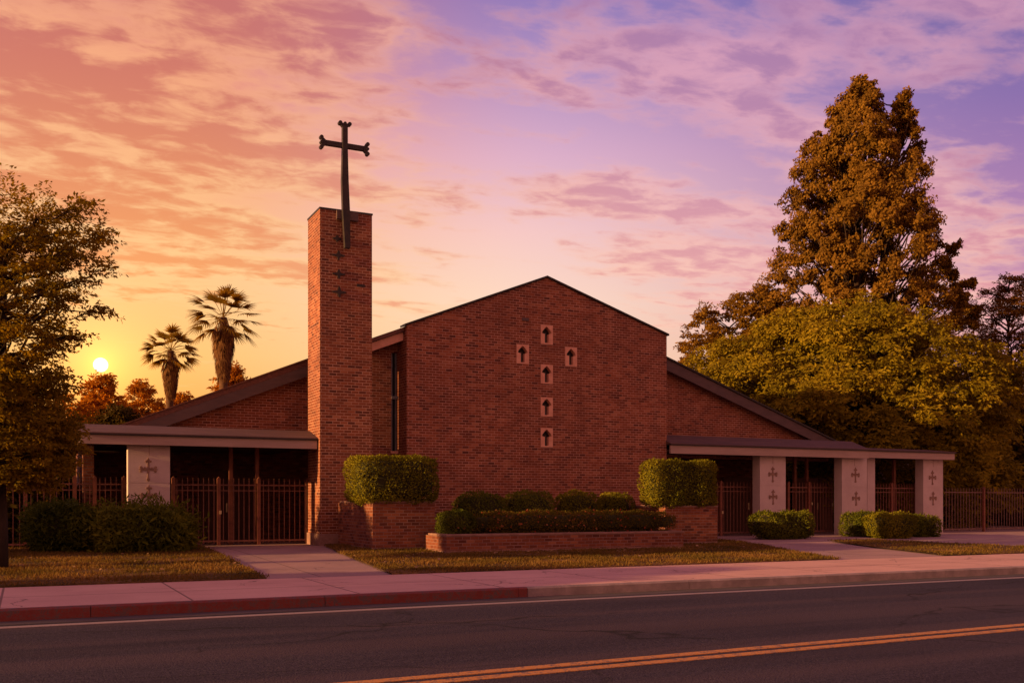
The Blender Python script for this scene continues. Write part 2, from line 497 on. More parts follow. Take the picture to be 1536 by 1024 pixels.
def worn(name, c1, under, lo=0.30, hi=0.52, rough=0.7):
    """paint worn through to what lies under it"""
    m, n, b = new_mat(name)
    co = n.new('ShaderNodeTexCoord').outputs['Object']
    f1 = n.noise(co, 9.0, 6.0, 0.7)
    f2 = n.noise(co, 60.0, 3.0, 0.7)
    f = n.m('ADD', n.m('MULTIPLY', f1, 0.6), n.m('MULTIPLY', f2, 0.4))
    c = n.mix(n.rng(f, lo, hi), rgb(under), n.mix(n.rng(f1, 0.35, 0.7), rgb(c1), rgb((c1[0] * 0.75, c1[1] * 0.72, c1[2] * 0.7))))
    n.put(b.inputs['Base Color'], c)
    b.inputs['Roughness'].default_value = rough
    return m


def lawn_mat():
    m, n, b = new_mat('lawn')
    co = n.new('ShaderNodeTexCoord').outputs['Object']
    f1 = n.noise(n.mapping(co, scale=(0.5, 1.0, 1)), 0.8, 6.0, 0.65)
    f2 = n.noise(n.mapping(co, scale=(0.6, 1.4, 1)), 16.0, 4.0, 0.7)
    c = n.mix(n.rng(f1, 0.35, 0.65), rgb((0.075, 0.054, 0.016)), rgb((0.23, 0.125, 0.055)))
    c = n.mix(n.rng(f2, 0.35, 0.65), n.mix(1.0, c, rgb((0.45, 0.45, 0.45)), 'MULTIPLY'), c)
    n.put(b.inputs['Base Color'], c)
    b.inputs['Roughness'].default_value = 0.95
    b.inputs['Specular IOR Level'].default_value = 0.05
    bn = n.new('ShaderNodeBump')
    bn.inputs['Strength'].default_value = 0.8
    bn.inputs['Distance'].default_value = 0.03
    n.put(bn.inputs['Height'], f2)
    n.put(b.inputs['Normal'], bn.outputs[0])
    return m


M['asphalt'] = asphalt()
M['sidewalk'] = concrete('sidewalk', (0.66, 0.385, 0.325), (0.55, 0.31, 0.265), 2.45, 1.9, 0.3, 0.72, 0.022, 1.0)
M['path'] = concrete('path', (0.40, 0.245, 0.235), (0.29, 0.185, 0.185), 3.1, 2.9, 1.2, 1.1, 0.018, 0.8)
M['kerb'] = plain('kerb', (0.30, 0.215, 0.22), (0.20, 0.145, 0.15), 2.2, 0.85, bump=0.4, bscale=30)
M['red_kerb'] = worn('red_kerb', (0.19, 0.020, 0.014), (0.085, 0.045, 0.045), 0.42, 0.54)
M['gutter'] = plain('gutter', (0.085, 0.06, 0.062), (0.06, 0.045, 0.048), 3, 0.85, bump=0.4, stretch=(0.4, 2, 1))
M['white_line'] = worn('white_line', (0.29, 0.21, 0.22), (0.11, 0.09, 0.09), 0.36, 0.50)
M['yellow_line'] = worn('yellow_line', (0.56, 0.225, 0.03), (0.10, 0.06, 0.05), 0.40, 0.53)
M['lawn'] = lawn_mat()
M['ground'] = plain('ground', (0.055, 0.045, 0.02), (0.08, 0.06, 0.03), 0.3, 0.95, bump=0.5, bscale=3)


# ---------------------------------------------------------------- mesh builder
class MB:
    def __init__(self):
        self.v, self.f = [], []

    def quad(self, *pts):
        i = len(self.v)
        self.v += [tuple(p) for p in pts]
        self.f.append(tuple(range(i, i + len(pts))))

    def box(self, x0, x1, y0, y1, z0, z1):
        i = len(self.v)
        self.v += [(x0, y0, z0), (x1, y0, z0), (x1, y1, z0), (x0, y1, z0), (x0, y0, z1), (x1, y0, z1), (x1, y1, z1), (x0, y1, z1)]
        for q in ((0, 3, 2, 1), (4, 5, 6, 7), (0, 1, 5, 4), (1, 2, 6, 5), (2, 3, 7, 6), (3, 0, 4, 7)):
            self.f.append(tuple(i + k for k in q))
        return self

    def prism(self, poly, y0, y1):
        """polygon in X-Z, counter-clockwise seen from -Y, pushed from y0 back to y1"""
        n = len(poly)
        i = len(self.v)
        self.v += [(p[0], y0, p[1]) for p in poly] + [(p[0], y1, p[1]) for p in poly]
        self.f.append(tuple(i + k for k in range(n)))
        self.f.append(tuple(i + n + k for k in reversed(range(n))))
        for k in range(n):
            a, b = k, (k + 1) % n
            self.f.append((i + b, i + a, i + n + a, i + n + b))
        return self

    def prism_x(self, poly, x0, x1):
        """polygon in Y-Z pushed along X"""
        n = len(poly)
        i = len(self.v)
        self.v += [(x0, p[0], p[1]) for p in poly] + [(x1, p[0], p[1]) for p in poly]
        self.f.append(tuple(i + k for k in reversed(range(n))))
        self.f.append(tuple(i + n + k for k in range(n)))
        for k in range(n):
            a, b = k, (k + 1) % n
            self.f.append((i + a, i + b, i + n + b, i + n + a))
        return self

    def holed(self, outer, holes, y0, y1):
        loops = [outer] + holes
        flat = [p for l in loops for p in l]
        tris = tessellate_polygon([[Vector((p[0], p[1], 0)) for p in l] for l in loops])
        i = len(self.v)
        n = len(flat)
        self.v += [(p[0], y0, p[1]) for p in flat] + [(p[0], y1, p[1]) for p in flat]
        for t in tris:
            a, b, c = [flat[k] for k in t]
            area = (b[0] - a[0]) * (c[1] - a[1]) - (b[1] - a[1]) * (c[0] - a[0])
            t = tuple(t) if area > 0 else tuple(reversed(t))
            self.f.append(tuple(i + k for k in t))
            self.f.append(tuple(i + n + k for k in reversed(t)))
        s = 0
        for li, l in enumerate(loops):
            m_ = len(l)
            ar = sum(l[k][0] * l[(k + 1) % m_][1] - l[(k + 1) % m_][0] * l[k][1] for k in range(m_))
            flip = (ar > 0) != (li == 0)
            for k in range(m_):
                a, b = i + s + k, i + s + (k + 1) % m_
                q = (b, a, a + n, b + n)
                self.f.append(q if not flip else tuple(reversed(q)))
            s += m_
        return self

    def tube(self, pts, rad, seg=8, cap=True):
        pts = [Vector(p) for p in pts]
        n = len(pts)
        if not hasattr(rad, '__len__'):
            rad = [rad] * n
        base = len(self.v)
        ref = Vector((0.31, 0.17, 0.94))
        for k in range(n):
            d = (pts[min(k + 1, n - 1)] - pts[max(k - 1, 0)])
            d = d.normalized() if d.length > 1e-9 else Vector((0, 0, 1))
            r0 = ref if abs(d.dot(ref)) < 0.93 else Vector((1, 0, 0))
            a = d.cross(r0).normalized()
            b = d.cross(a)
            for s in range(seg):
                t = 2 * math.pi * s / seg
                q = pts[k] + (a * math.cos(t) + b * math.sin(t)) * rad[k]
                self.v.append(tuple(q))
        for k in range(n - 1):
            for s in range(seg):
                a0 = base + k * seg + s
                a1 = base + k * seg + (s + 1) % seg
                self.f.append((a0, a1, a1 + seg, a0 + seg))
        if cap:
            self.f.append(tuple(base + s for s in reversed(range(seg))))
            self.f.append(tuple(base + (n - 1) * seg + s for s in range(seg)))
        return self

    def disc(self, cx, cz, r, y0, y1, seg=12):
        return self.prism([(cx + r * math.cos(2 * math.pi * k / seg), cz + r * math.sin(2 * math.pi * k / seg)) for k in range(seg)], y0, y1)

    def build(self, name, mat, parent=None, bevel=0.0, smooth=False):
        me = bpy.data.meshes.new(name)
        me.from_pydata(self.v, [], self.f)
        me.validate()
        me.update()
        finish_uv(me)
        me.materials.append(mat)
        if smooth:
            me.polygons.foreach_set('use_smooth', [True] * len(me.polygons))
        o = bpy.data.objects.new(name, me)
        COL.objects.link(o)
        adopt(o, parent)
        if bevel:
            bm_ = o.modifiers.new('bevel', 'BEVEL')
            bm_.width = bevel
            bm_.segments = 2
            bm_.limit_method = 'ANGLE'
        return o


def finish_uv(me):
    uvl = me.uv_layers.new(name='UVMap')
    nl = len(me.loops)
    lv = np.empty(nl, dtype=np.int32)
    me.loops.foreach_get('vertex_index', lv)
    co = np.empty(len(me.vertices) * 3)
    me.vertices.foreach_get('co', co)
    co = co.reshape(-1, 3)
    uv = np.zeros((nl, 2))
    for p in me.polygons:
        nx, ny, nz = (abs(q) for q in p.normal)
        sl_ = slice(p.loop_start, p.loop_start + p.loop_total)
        c = co[lv[sl_]]
        if nz > 0.75:
            uv[sl_] = c[:, [0, 1]]
        elif nx > ny:
            uv[sl_] = c[:, [1, 2]]
        else:
            uv[sl_] = c[:, [0, 2]]
    uvl.data.foreach_set('uv', uv.ravel())


def world_loc(o):
    v = Vector((0, 0, 0))
    while o is not None:
        v += o.location
        o = o.parent
    return v


def adopt(o, parent):
    """parent without moving: every mesh here is modelled in world metres"""
    if parent is not None:
        o.location = o.location - world_loc(parent)
        o.parent = parent


def tag(o, label=None, cat=None, group=None, kind=None):
    if label:
        o['label'] = label
    if cat:
        o['category'] = cat
    if group:
        o['group'] = group
    if kind:
        o['kind'] = kind
    return o


def thing(name, loc, label, cat, group=None):
    o = bpy.data.objects.new(name, None)
    o.empty_display_size = 0.3
    o.location = loc
    COL.objects.link(o)
    return tag(o, label, cat, group)


# ---------------------------------------------------------------- ground and street
def gz(x, y):
    """height of the grounds: road 0, sidewalk 0.15, rising gently to the church"""
    if y < 18.3:
        return 0.15
    return 0.15 + 0.13 * min(1.0, (y - 18.3) / 8.0)


SW0, SW1 = 14.5, 18.3          # kerb line, back of sidewalk
XL, XR = -60.0, 160.0
mb = MB()
mb.quad((-900, -900, -0.06), (900, -900, -0.06), (900, 1500, -0.06), (-900, 1500, -0.06))
tag(mb.build('ground', M['ground']), 'dry open ground reaching to the horizon behind the church', kind='structure')
mb = MB()
mb.quad((XL, -9.0, 0), (XR, -9.0, 0), (XR, SW0 - 0.42, 0), (XL, SW0 - 0.42, 0))
tag(mb.build('road', M['asphalt']), 'worn dark asphalt street in front of the church', kind='structure')
mb = MB()
mb.box(XL, XR, SW0 - 0.42, SW0, -0.2, 0.004)
tag(mb.build('gutter', M['gutter']), 'dark concrete gutter strip between asphalt and kerb', kind='structure')
mb = MB()
mb.box(XL, XR, 13.72, 13.90, -0.02, 0.005)
tag(mb.build('edge_line', M['white_line']), 'thin worn white line along the kerb side of the road', kind='structure')
for yy, nm in ((7.93, 'far'), (8.20, 'near')):
    mb = MB()
    mb.box(XL, XR, yy, yy + 0.155, -0.02, 0.006)
    mb.v = [(x, y + 0.026 * (x - 3.0), z) for x, y, z in mb.v]       # the stripe drifts a little across the lane
    tag(mb.build('centre_line', M['yellow_line']), 'yellow stripe of the double centre line, the one %s the kerb' % ('nearer' if yy > 8.1 else 'farther from'), kind='structure')


def kerb_piece(x0, x1, m, label):
    mb = MB()
    x = x0
    while x < x1 - 0.01:
        xe = min(x1, x + 3.2)
        mb.prism_x([(SW0, -0.1), (SW0 + 0.16, -0.1), (SW0 + 0.16, 0.158), (SW0 + 0.045, 0.158), (SW0 + 0.012, 0.135)], x + 0.004, xe - 0.004)
        x = xe
    tag(mb.build('kerb', m), label, kind='structure')


KX = X(792, SW0)
KX2 = XR
kerb_piece(XL, KX, M['red_kerb'], 'kerb painted worn red along the left of the street')
kerb_piece(KX, KX2, M['kerb'], 'bare grey concrete kerb along the right half of the street')
mb = MB()
mb.box(XL, XR, SW0 + 0.16, SW1, -0.1, 0.15)
tag(mb.build('sidewalk', M['sidewalk']), 'pale cracked concrete sidewalk along the street', kind='structure')

# the church grounds: a sheet of paving under everything behind the sidewalk, rising in the Y direction
mb = MB()
for (ya, za, yb, zb) in ((SW1, 0.14, 26.3, 0.27), (26.3, 0.27, 60.0, 0.27)):
    mb.quad((XL, ya, za), (XR, ya, za), (XR, yb, zb), (XL, yb, zb))
tag(mb.build('path', M['path']), 'grey concrete paths leading from the sidewalk to the gates', kind='structure')

# lawns
P_left = [(XL, SW1), (3.96, SW1), (4.2, 22.5), (4.45, 28.0), (4.45, 29.8), (XL, 29.8)]
P_mid = [(6.35, SW1), (17.75, SW1), (18.5, 20.3), (19.6, 23.0), (20.5, 25.3), (20.6, 28.9), (9.4, 28.9), (7.75, 28.2), (7.2, 25.0)]
P_right = [(21.4, SW1), (60, SW1), (60, 19.9), (30, 20.0), (27.2, 20.5), (26.5, 22.5), (25.4, 25.2), (23.7, 25.0), (22.3, 21.5)]


def subdiv_poly(poly, dy=0.4):
    """polygon in X-Y cut in rows so that it can follow the slope"""
    rows = []
    ys = [p[1] for p in poly]
    y = min(ys)
    out = []
    while y < max(ys) - 1e-6:
        ye = min(y + dy, max(ys))
        out.append((y, ye))
        y = ye

    def span(yv):
        xs = []
        n = len(poly)
        for k in range(n):
            a, b = poly[k], poly[(k + 1) % n]
            if (a[1] - yv) * (b[1] - yv) <= 0 and a[1] != b[1]:
                t = (yv - a[1]) / (b[1] - a[1])
                xs.append(a[0] + t * (b[0] - a[0]))
        return (min(xs), max(xs)) if len(xs) >= 2 else None
    for (a, b) in out:
        sa, sb = span(a + 1e-4), span(b - 1e-4)
        if sa and sb:
            rows.append((a, sa, b, sb))
    return rows


def in_poly(px, py, poly):
    ins = np.zeros(len(px), dtype=bool)
    n = len(poly)
    for k in range(n):
        x1, y1 = poly[k]
        x2, y2 = poly[(k + 1) % n]
        if y1 == y2:
            continue
        c = ((y1 > py) != (y2 > py)) & (px < (x2 - x1) * (py - y1) / (y2 - y1) + x1)
        ins ^= c
    return ins


for poly, lab in ((P_left, 'dry patchy lawn left of the driveway'), (P_mid, 'dry patchy lawn in front of the low brick planter'), (P_right, 'narrow lawn strip right of the curved path')):
    mb = MB()
    for (a, sa, b, sb) in subdiv_poly(poly):
        mb.quad((sa[0], a, gz(0, a) + 0.025), (sa[1], a, gz(0, a) + 0.025), (sb[1], b, gz(0, b) + 0.025), (sb[0], b, gz(0, b) + 0.025))
    a, sa = subdiv_poly(poly)[0][:2]
    mb.quad((sa[0], a, 0.05), (sa[1], a, 0.05), (sa[1], a, gz(0, a) + 0.025), (sa[0], a, gz(0, a) + 0.025))
    tag(mb.build('lawn', M['lawn']), lab, kind='structure')


# ---------------------------------------------------------------- leaves in bulk
def unit(a):
    return a / np.maximum(np.linalg.norm(a, axis=-1, keepdims=True), 1e-9)


def leaf_arrays(rg, pos, nrm, size, ratio=0.5, jitter=0.9, axis=None):
    """one rhombic leaf per position; nrm pulls the leaf's facing, axis its length direction"""
    n = len(pos)
    nn = unit(nrm + rg.normal(0, jitter, (n, 3)))
    ax = rg.normal(0, 1, (n, 3)) if axis is None else axis + rg.normal(0, 0.35, (n, 3))
    ax = unit(ax - nn * np.sum(ax * nn, axis=1, keepdims=True))
    sd = np.cross(nn, ax)
    Ls = (size * rg.uniform(0.65, 1.35, n))[:, None]
    Ws = Ls * ratio
    v = np.empty((n, 4, 3))
    v[:, 0] = pos
    v[:, 1] = pos + ax * Ls * 0.5 + sd * Ws * 0.5
    v[:, 2] = pos + ax * Ls
    v[:, 3] = pos + ax * Ls * 0.5 - sd * Ws * 0.5
    return v.reshape(-1, 3)


def quads_object(name, verts, mat, parent=None, corner=4, extra=None):
    """verts (n*corner,3) -> faces of `corner` vertices; extra = MB of solid faces kept in the same mesh with a second material"""
    verts = np.asarray(verts, dtype=np.float32)
    nv = len(verts)
    nf = nv // corner
    ev, ef = ([], []) if extra is None else (extra.v, extra.f)
    me = bpy.data.meshes.new(name)
    me.vertices.add(nv + len(ev))
    allv = verts if not ev else np.vstack([verts, np.array(ev, dtype=np.float32)])
    me.vertices.foreach_set('co', allv.ravel())
    li = list(range(nv))
    ls = list(range(0, nv, corner))
    lt = [corner] * nf
    k = nv
    for q in ef:
        ls.append(k)
        lt.append(len(q))
        li += [nv + j for j in q]
        k += len(q)
    me.loops.add(len(li))
    me.loops.foreach_set('vertex_index', li)
    me.polygons.add(len(ls))
    me.polygons.foreach_set('loop_start', ls)
    me.polygons.foreach_set('loop_total', lt)
    me.materials.append(mat)
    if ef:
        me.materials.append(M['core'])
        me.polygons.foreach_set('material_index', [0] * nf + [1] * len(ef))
    me.update(calc_edges=True)
    me.validate()
    o = bpy.data.objects.new(name, me)
    COL.objects.link(o)
    adopt(o, parent)
    return o


# grass as one uncountable mass
def grass(poly, n, seed, xlo, xhi):
    rg = np.random.default_rng(seed)
    ys = [p[1] for p in poly]
    px = rg.uniform(xlo, xhi, n)
    py = rg.uniform(min(ys), max(ys), n)
    clump = np.sin(px * 2.1 + 1.3 * np.sin(py * 1.7)) * np.sin(py * 2.9 + np.sin(px * 1.1)) + rg.normal(0, 0.6, n)
    ok = in_poly(px, py, poly) & (clump > -0.2)
    px, py, clump = px[ok], py[ok], clump[ok]
    px, py = px + rg.normal(0, 0.05, len(px)), py + rg.normal(0, 0.05, len(py))
    n = len(px)
    z = 0.15 + 0.13 * np.clip((py - 18.3) / 8.0, 0, 1) + 0.02
    h = rg.uniform(0.025, 0.07, n) * (1.0 + 0.25 * np.clip(clump, -1, 1))
    a = rg.uniform(0, 2 * np.pi, n)
    w = rg.uniform(0.008, 0.016, n)
    v = np.empty((n, 3, 3))
    v[:, 0] = np.stack([px - np.cos(a) * w, py - np.sin(a) * w, z], 1)
    v[:, 1] = np.stack([px + np.cos(a) * w, py + np.sin(a) * w, z], 1)
    v[:, 2] = np.stack([px + rg.normal(0, 0.03, n), py + rg.normal(0, 0.03, n), z + h], 1)
    return v.reshape(-1, 3)


gv = np.vstack([grass(P_left, 90000, 1, -9, 4.5), grass(P_mid, 110000, 2, 6.3, 20.6), grass(P_right, 60000, 3, 21, 46)])
tag(quads_object('grass', gv, M['grass_blade'], corner=3), 'short dry yellow-green grass of the lawns', 'grass', kind='stuff')
# litter of pale fallen leaves on the grass
rg = np.random.default_rng(77)
lx = np.concatenate([rg.uniform(-5, 4.3, 110), rg.uniform(6.8, 19.5, 200), rg.uniform(22, 38, 50)])
ly = np.concatenate([rg.uniform(18.6, 27, 110), np.where(rg.random(200) < 0.6, rg.uniform(22.3, 23.3, 200), rg.uniform(18.5, 23.3, 200)), rg.uniform(18.6, 20.6, 50)])
okl = in_poly(lx, ly, P_left) | in_poly(lx, ly, P_mid) | in_poly(lx, ly, P_right)
lx, ly = lx[okl], ly[okl]
lp = np.stack([lx, ly, 0.15 + 0.13 * np.clip((ly - 18.3) / 8.0, 0, 1) + 0.065], 1)
M['litter'] = leaf_mat('litter', [(0.20, 0.11, 0.05), (0.32, 0.19, 0.10), (0.42, 0.27, 0.17)], 0.1)
tag(quads_object('fallen_leaves', leaf_arrays(rg, lp, np.tile([0, 0, 1.0], (len(lp), 1)), 0.085, 0.6, 0.25), M['litter']), 'pale dry leaves scattered on the lawns', 'fallen leaves', kind='stuff')

# ---------------------------------------------------------------- the church
BY = 29.2                         # front of the central gabled block
bl, br = X(610, BY), X(1000, BY)
ap = at(820, 417, BY)
RX, RZ = ap.x, ap.z               # ridge
zl = at(610, 488, BY).z
zr = at(1000, 503, BY).z
LYF = 28.75                       # front edge of the left porch roof
cl0, cl1 = X(122, LYF), X(480, 28.55) - 0.03
GZ = 0.2                          # walls start a little under the paving
KL = (RZ - zl) / (RX - bl)
KR = (RZ - zr) / (br - RX)

church = thing('church', (RX, 31.0, 0.27), 'wide red brick church with a gabled central block and low sloping wings', 'church')
# niche windows set in a cross pattern
NW, NH = 0.46, 0.64
niche_px = [(820, 502), (784, 531), (856.5, 535), (820, 561), (820, 610), (820, 656)]
niches = [at(px, py, BY) for px, py in niche_px]
outer = [(bl, GZ), (br, GZ), (br, zr), (RX, RZ), (bl, zl)]
holes = [[(c.x - NW / 2, c.z - NH / 2), (c.x + NW / 2, c.z - NH / 2), (c.x + NW / 2, c.z + NH / 2), (c.x - NW / 2, c.z + NH / 2)] for c in niches]
mb = MB()
mb.holed(outer, holes, BY, BY + 0.32)
WY = 31.2                         # wing walls
sy = 30.0                         # recessed window wall between tower and block
zs = zl - 0.05
mb.box(bl, bl + 0.3, BY + 0.32, WY + 0.6, GZ, zs)
mb.box(br - 0.3, br, BY + 0.32, WY + 0.6, GZ, zr - 0.05)
block = mb.build('front_block', M['brick'], church)
# metal coping along the gable
mb = MB()
for (xa, za, xb, zb) in ((bl - 0.07, zl - 0.07 * KL, RX, RZ), (RX, RZ, br + 0.07, zr - 0.07 * KR)):
    mb.prism([(xa, za + 0.012), (xb, zb + 0.012), (xb, zb + 0.075), (xa, za + 0.075)], BY - 0.06, BY + 0.40)
mb.build('coping', M['drip'], block)
# louvre-like vent patch left of the top niche
v_ = at(788, 479, BY)
MB().box(v_.x - 0.12, v_.x + 0.12, BY - 0.03, BY + 0.02, v_.z - 0.05, v_.z + 0.05).build('vent', M['verge'], block)


def arrow(c, s=1.0):
    w, sw = 0.178 * s, 0.075 * s
    t, m_, e, bt = 0.27, 0.02, 0.065, -0.27
    return [(c.x - sw, c.z + bt), (c.x + sw, c.z + bt), (c.x + sw, c.z + m_), (c.x + w, c.z + e - 0.015), (c.x + w * 0.88, c.z + e + 0.045), (c.x + 0.06, c.z + t - 0.05),
            (c.x, c.z + t), (c.x - 0.06, c.z + t - 0.05), (c.x - w * 0.88, c.z + e + 0.045), (c.x - w, c.z + e - 0.015), (c.x - sw, c.z + m_)]


for c in niches:
    mb = MB()
    e = 0.004
    mb.holed([(c.x - NW / 2 + e, c.z - NH / 2 + e), (c.x + NW / 2 - e, c.z - NH / 2 + e), (c.x + NW / 2 - e, c.z + NH / 2 - e), (c.x - NW / 2 + e, c.z + NH / 2 - e)], [arrow(c)], BY - 0.012, BY + 0.16)
    nw = mb.build('niche_window', M['stone'], church)
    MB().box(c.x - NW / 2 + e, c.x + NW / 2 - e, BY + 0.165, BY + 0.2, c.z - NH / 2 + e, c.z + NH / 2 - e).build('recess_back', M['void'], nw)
    MB().tube([(c.x - 0.005, BY + 0.12, c.z - 0.268), (c.x - 0.005, BY + 0.12, c.z + 0.08)], 0.035, 10).build('slot_glass', M['slot_glass'], nw)


# nave roof: two long slabs running back from the front
def zroof(x):
    return RZ - (RX - x) * KLr if x < RX else RZ - (x - RX) * KRr


le = at(178, 643, WY)              # left eave tip
re = at(1248, 664, WY)             # right eave tip
KLr = (RZ - le.z) / (RX - le.x)
KRr = (RZ - re.z) / (re.x - RX)
mb = MB()
for (xa, xb) in ((le.x - 0.2, RX), (RX, re.x + 0.2)):
    y0 = WY - 0.28
    mb.prism([(xa, zroof(xa) - 0.12), (xb, zroof(xb) - 0.12), (xb, zroof(xb)), (xa, zroof(xa))], y0, 51.5)
roof = mb.build('nave_roof', M['shingle'], church)
# the roof slab carried forward over the window recess
mb = MB()
mb.prism([(9.0, zl - (bl - 9.0) * KL - 0.14), (bl - 0.02, zl - 0.15), (bl - 0.02, zl - 0.02), (9.0, zl - (bl - 9.0) * KL - 0.02)], sy - 0.65, WY - 0.3)
mb.build('recess_roof', M['shingle'], church)
mb = MB()
mb.prism([(9.0, zl - (bl - 9.0) * KL - 0.42), (bl - 0.02, zl - 0.42), (bl - 0.02, zl - 0.16), (9.0, zl - (bl - 9.0) * KL - 0.16)], sy - 0.55, sy - 0.02)
mb.build('recess_soffit', M['stone'], church)

# verge boards: dark deep boards along both wing rakes
mb = MB()
mb.prism([(le.x - 0.35, zroof(le.x - 0.35) - 0.42), (9.0, zroof(9.0) - 0.42), (9.0, zroof(9.0) - 0.10), (le.x - 0.35, zroof(le.x - 0.35) - 0.10)], WY - 0.36, WY - 0.29)
mb.build('verge_board', M['verge'], church)
mb = MB()
mb.prism([(le.x - 0.55, zroof(le.x - 0.55) - 0.095), (9.0, zroof(9.0) - 0.095), (9.0, zroof(9.0) + 0.10), (le.x - 0.55, zroof(le.x - 0.55) + 0.05)], WY - 0.32, WY - 0.27)
mb.prism([(le.x - 0.55, zroof(le.x - 0.55) + 0.055), (9.0, zroof(9.0) + 0.105), (9.0, zroof(9.0) + 0.15), (le.x - 0.55, zroof(le.x - 0.55) + 0.09)], WY - 0.36, WY - 0.1)
mb.build('verge_shingle', M['shingle'], church)
mb = MB()
mb.prism([(br + 0.01, zroof(br) - 0.46), (re.x + 0.3, zroof(re.x + 0.3) - 0.42), (re.x + 0.3, zroof(re.x + 0.3) - 0.04), (br + 0.01, zroof(br) - 0.04)], WY - 0.36, WY - 0.29)
mb.build('verge_board', M['verge'], church)
mb = MB()
mb.prism([(br + 0.01, zroof(br) - 0.035), (re.x + 0.32, zroof(re.x + 0.32) - 0.035), (re.x + 0.32, zroof(re.x + 0.32) + 0.03), (br + 0.01, zroof(br) + 0.03)], WY - 0.42, WY - 0.29)
mb.build('verge_flashing', M['drip'], church)

# wing walls above the porch roofs
mb = MB()
mb.prism([(le.x + 0.3, 3.2), (9.2, 3.2), (9.2, zroof(9.2) - 0.14), (le.x + 0.3, zroof(le.x + 0.3) - 0.14)], WY, WY + 0.3)
mb.build('wing_wall', M['brick_wing'], church)
mb = MB()
mb.prism([(br + 0.004, 3.2), (re.x - 0.2, 3.2), (re.x - 0.2, zroof(re.x - 0.2) - 0.14), (br + 0.004, zroof(br) - 0.14)], WY, WY + 0.3)
mb.build('wing_wall', M['brick_wing'], church)
# porch back walls and the long side walls behind
PB = 34.3
MB().box(cl0 + 0.12, bl, PB, PB + 0.3, GZ, 3.3).build('porch_wall', M['brick_porch_shade'], church)
MB().box(cl0 + 0.12, cl0 + 0.4, 30.35, PB - 0.003, GZ, 3.15).build('porch_wall', M['brick_porch_shade'], church)  # end wall added to keep the inside of the porch dark
MB().box(br, re.x - 0.2, PB, PB + 0.3, GZ, 4.0).build('porch_wall', M['brick_porch_shade'], church)
mb = MB()
mb.box(le.x + 0.31, le.x + 0.6, PB + 0.31, 51, GZ, 3.9)
mb.box(re.x - 0.5, re.x - 0.21, PB + 0.31, 51, GZ, 3.9)
mb.prism([(le.x + 0.3, GZ), (re.x - 0.2, GZ), (re.x - 0.2, zroof(re.x - 0.2) - 0.14), (RX, RZ - 0.14), (le.x + 0.3, zroof(le.x + 0.3) - 0.14)], 51.0, 51.3)
mb.build('nave_wall', M['brick_wing'], church)
# recessed wall and its tall strip window
wxl, wxr = X(587, sy), bl - 0.004
z_s, z_h, z_t = at(592, 676, sy).z, at(592, 529, sy).z, at(592, 596, sy).z
mb = MB()
mb.holed([(9.0, GZ), (bl - 0.003, GZ), (bl - 0.003, zl - 0.43), (9.0, zl - (bl - 9.0) * KL - 0.43)], [[(wxl, z_s), (wxr - 0.01, z_s), (wxr - 0.01, z_h), (wxl, z_h)]], sy, sy + 0.3)
mb.build('recess_wall', M['brick'], church)
win = MB().box(wxl + 0.002, wxr - 0.012, sy + 0.12, sy + 0.16, z_s + 0.002, z_h - 0.002).build('strip_window', M['glass'], church)
mb = MB()
for xx in (wxl + 0.03, wxr - 0.05):
    mb.box(xx - 0.018, xx + 0.018, sy + 0.04, sy + 0.11, z_s + 0.01, z_h - 0.01)
mb.box(wxl + 0.002, wxr - 0.012, sy - 0.02, sy + 0.03, z_t - 0.05, z_t + 0.04)
mb.build('window_frame', M['alu'], win)
MB().box(wxl - 0.03, wxr - 0.01, sy - 0.07, sy + 0.1, z_s - 0.09, z_s - 0.005).build('window_sill', M['stone'], win)
# porch doors
for (dx0, dx1) in ((X(300, PB - 0.05), X(345, PB - 0.05)), (X(347, PB - 0.05), X(392, PB - 0.05)), (X(1085, PB - 0.05), X(1125, PB - 0.05)), (X(1190, PB - 0.05), X(1228, PB - 0.05)), (X(1229, PB - 0.05), X(1250, PB - 0.05))):
    d = MB().box(dx0, dx1 - 0.02, PB - 0.06, PB - 0.005, 0.28, 2.6).build('porch_door', M['door'], church)
    MB().box(dx1 - 0.14, dx1 - 0.10, PB - 0.12, PB - 0.065, 1.2, 1.5).build('handle', M['brass'], d)

# ---------------------------------------------------------------- bell tower and its cross
TY = 28.55
tl, tr = X(480, TY), X(558, TY)
ttop = at(480, 313, TY).z
u_ = (462 - 768) / F
TD = tl * (CA - SA * u_) / (SA + CA * u_)      # back of the tower where its left face ends
tower = thing('bell_tower', ((tl + tr) / 2, TY + 0.7, 0.27), 'tall slim square brick bell tower left of the gabled church front', 'bell tower')
tw = MB().box(tl, tr, TY, TD, GZ, ttop).build('shaft', M['brick_tower'], tower)
MB().box(tl - 0.02, tr + 0.02, TY - 0.02, TD + 0.02, ttop, ttop + 0.05).build('cap', M['drip'], tower)
MB().box(tl - 0.03, tr + 0.03, TY - 0.03, TD + 0.03, GZ, at(480, 800, TY).z).build('plinth', M['plinth'], tower)
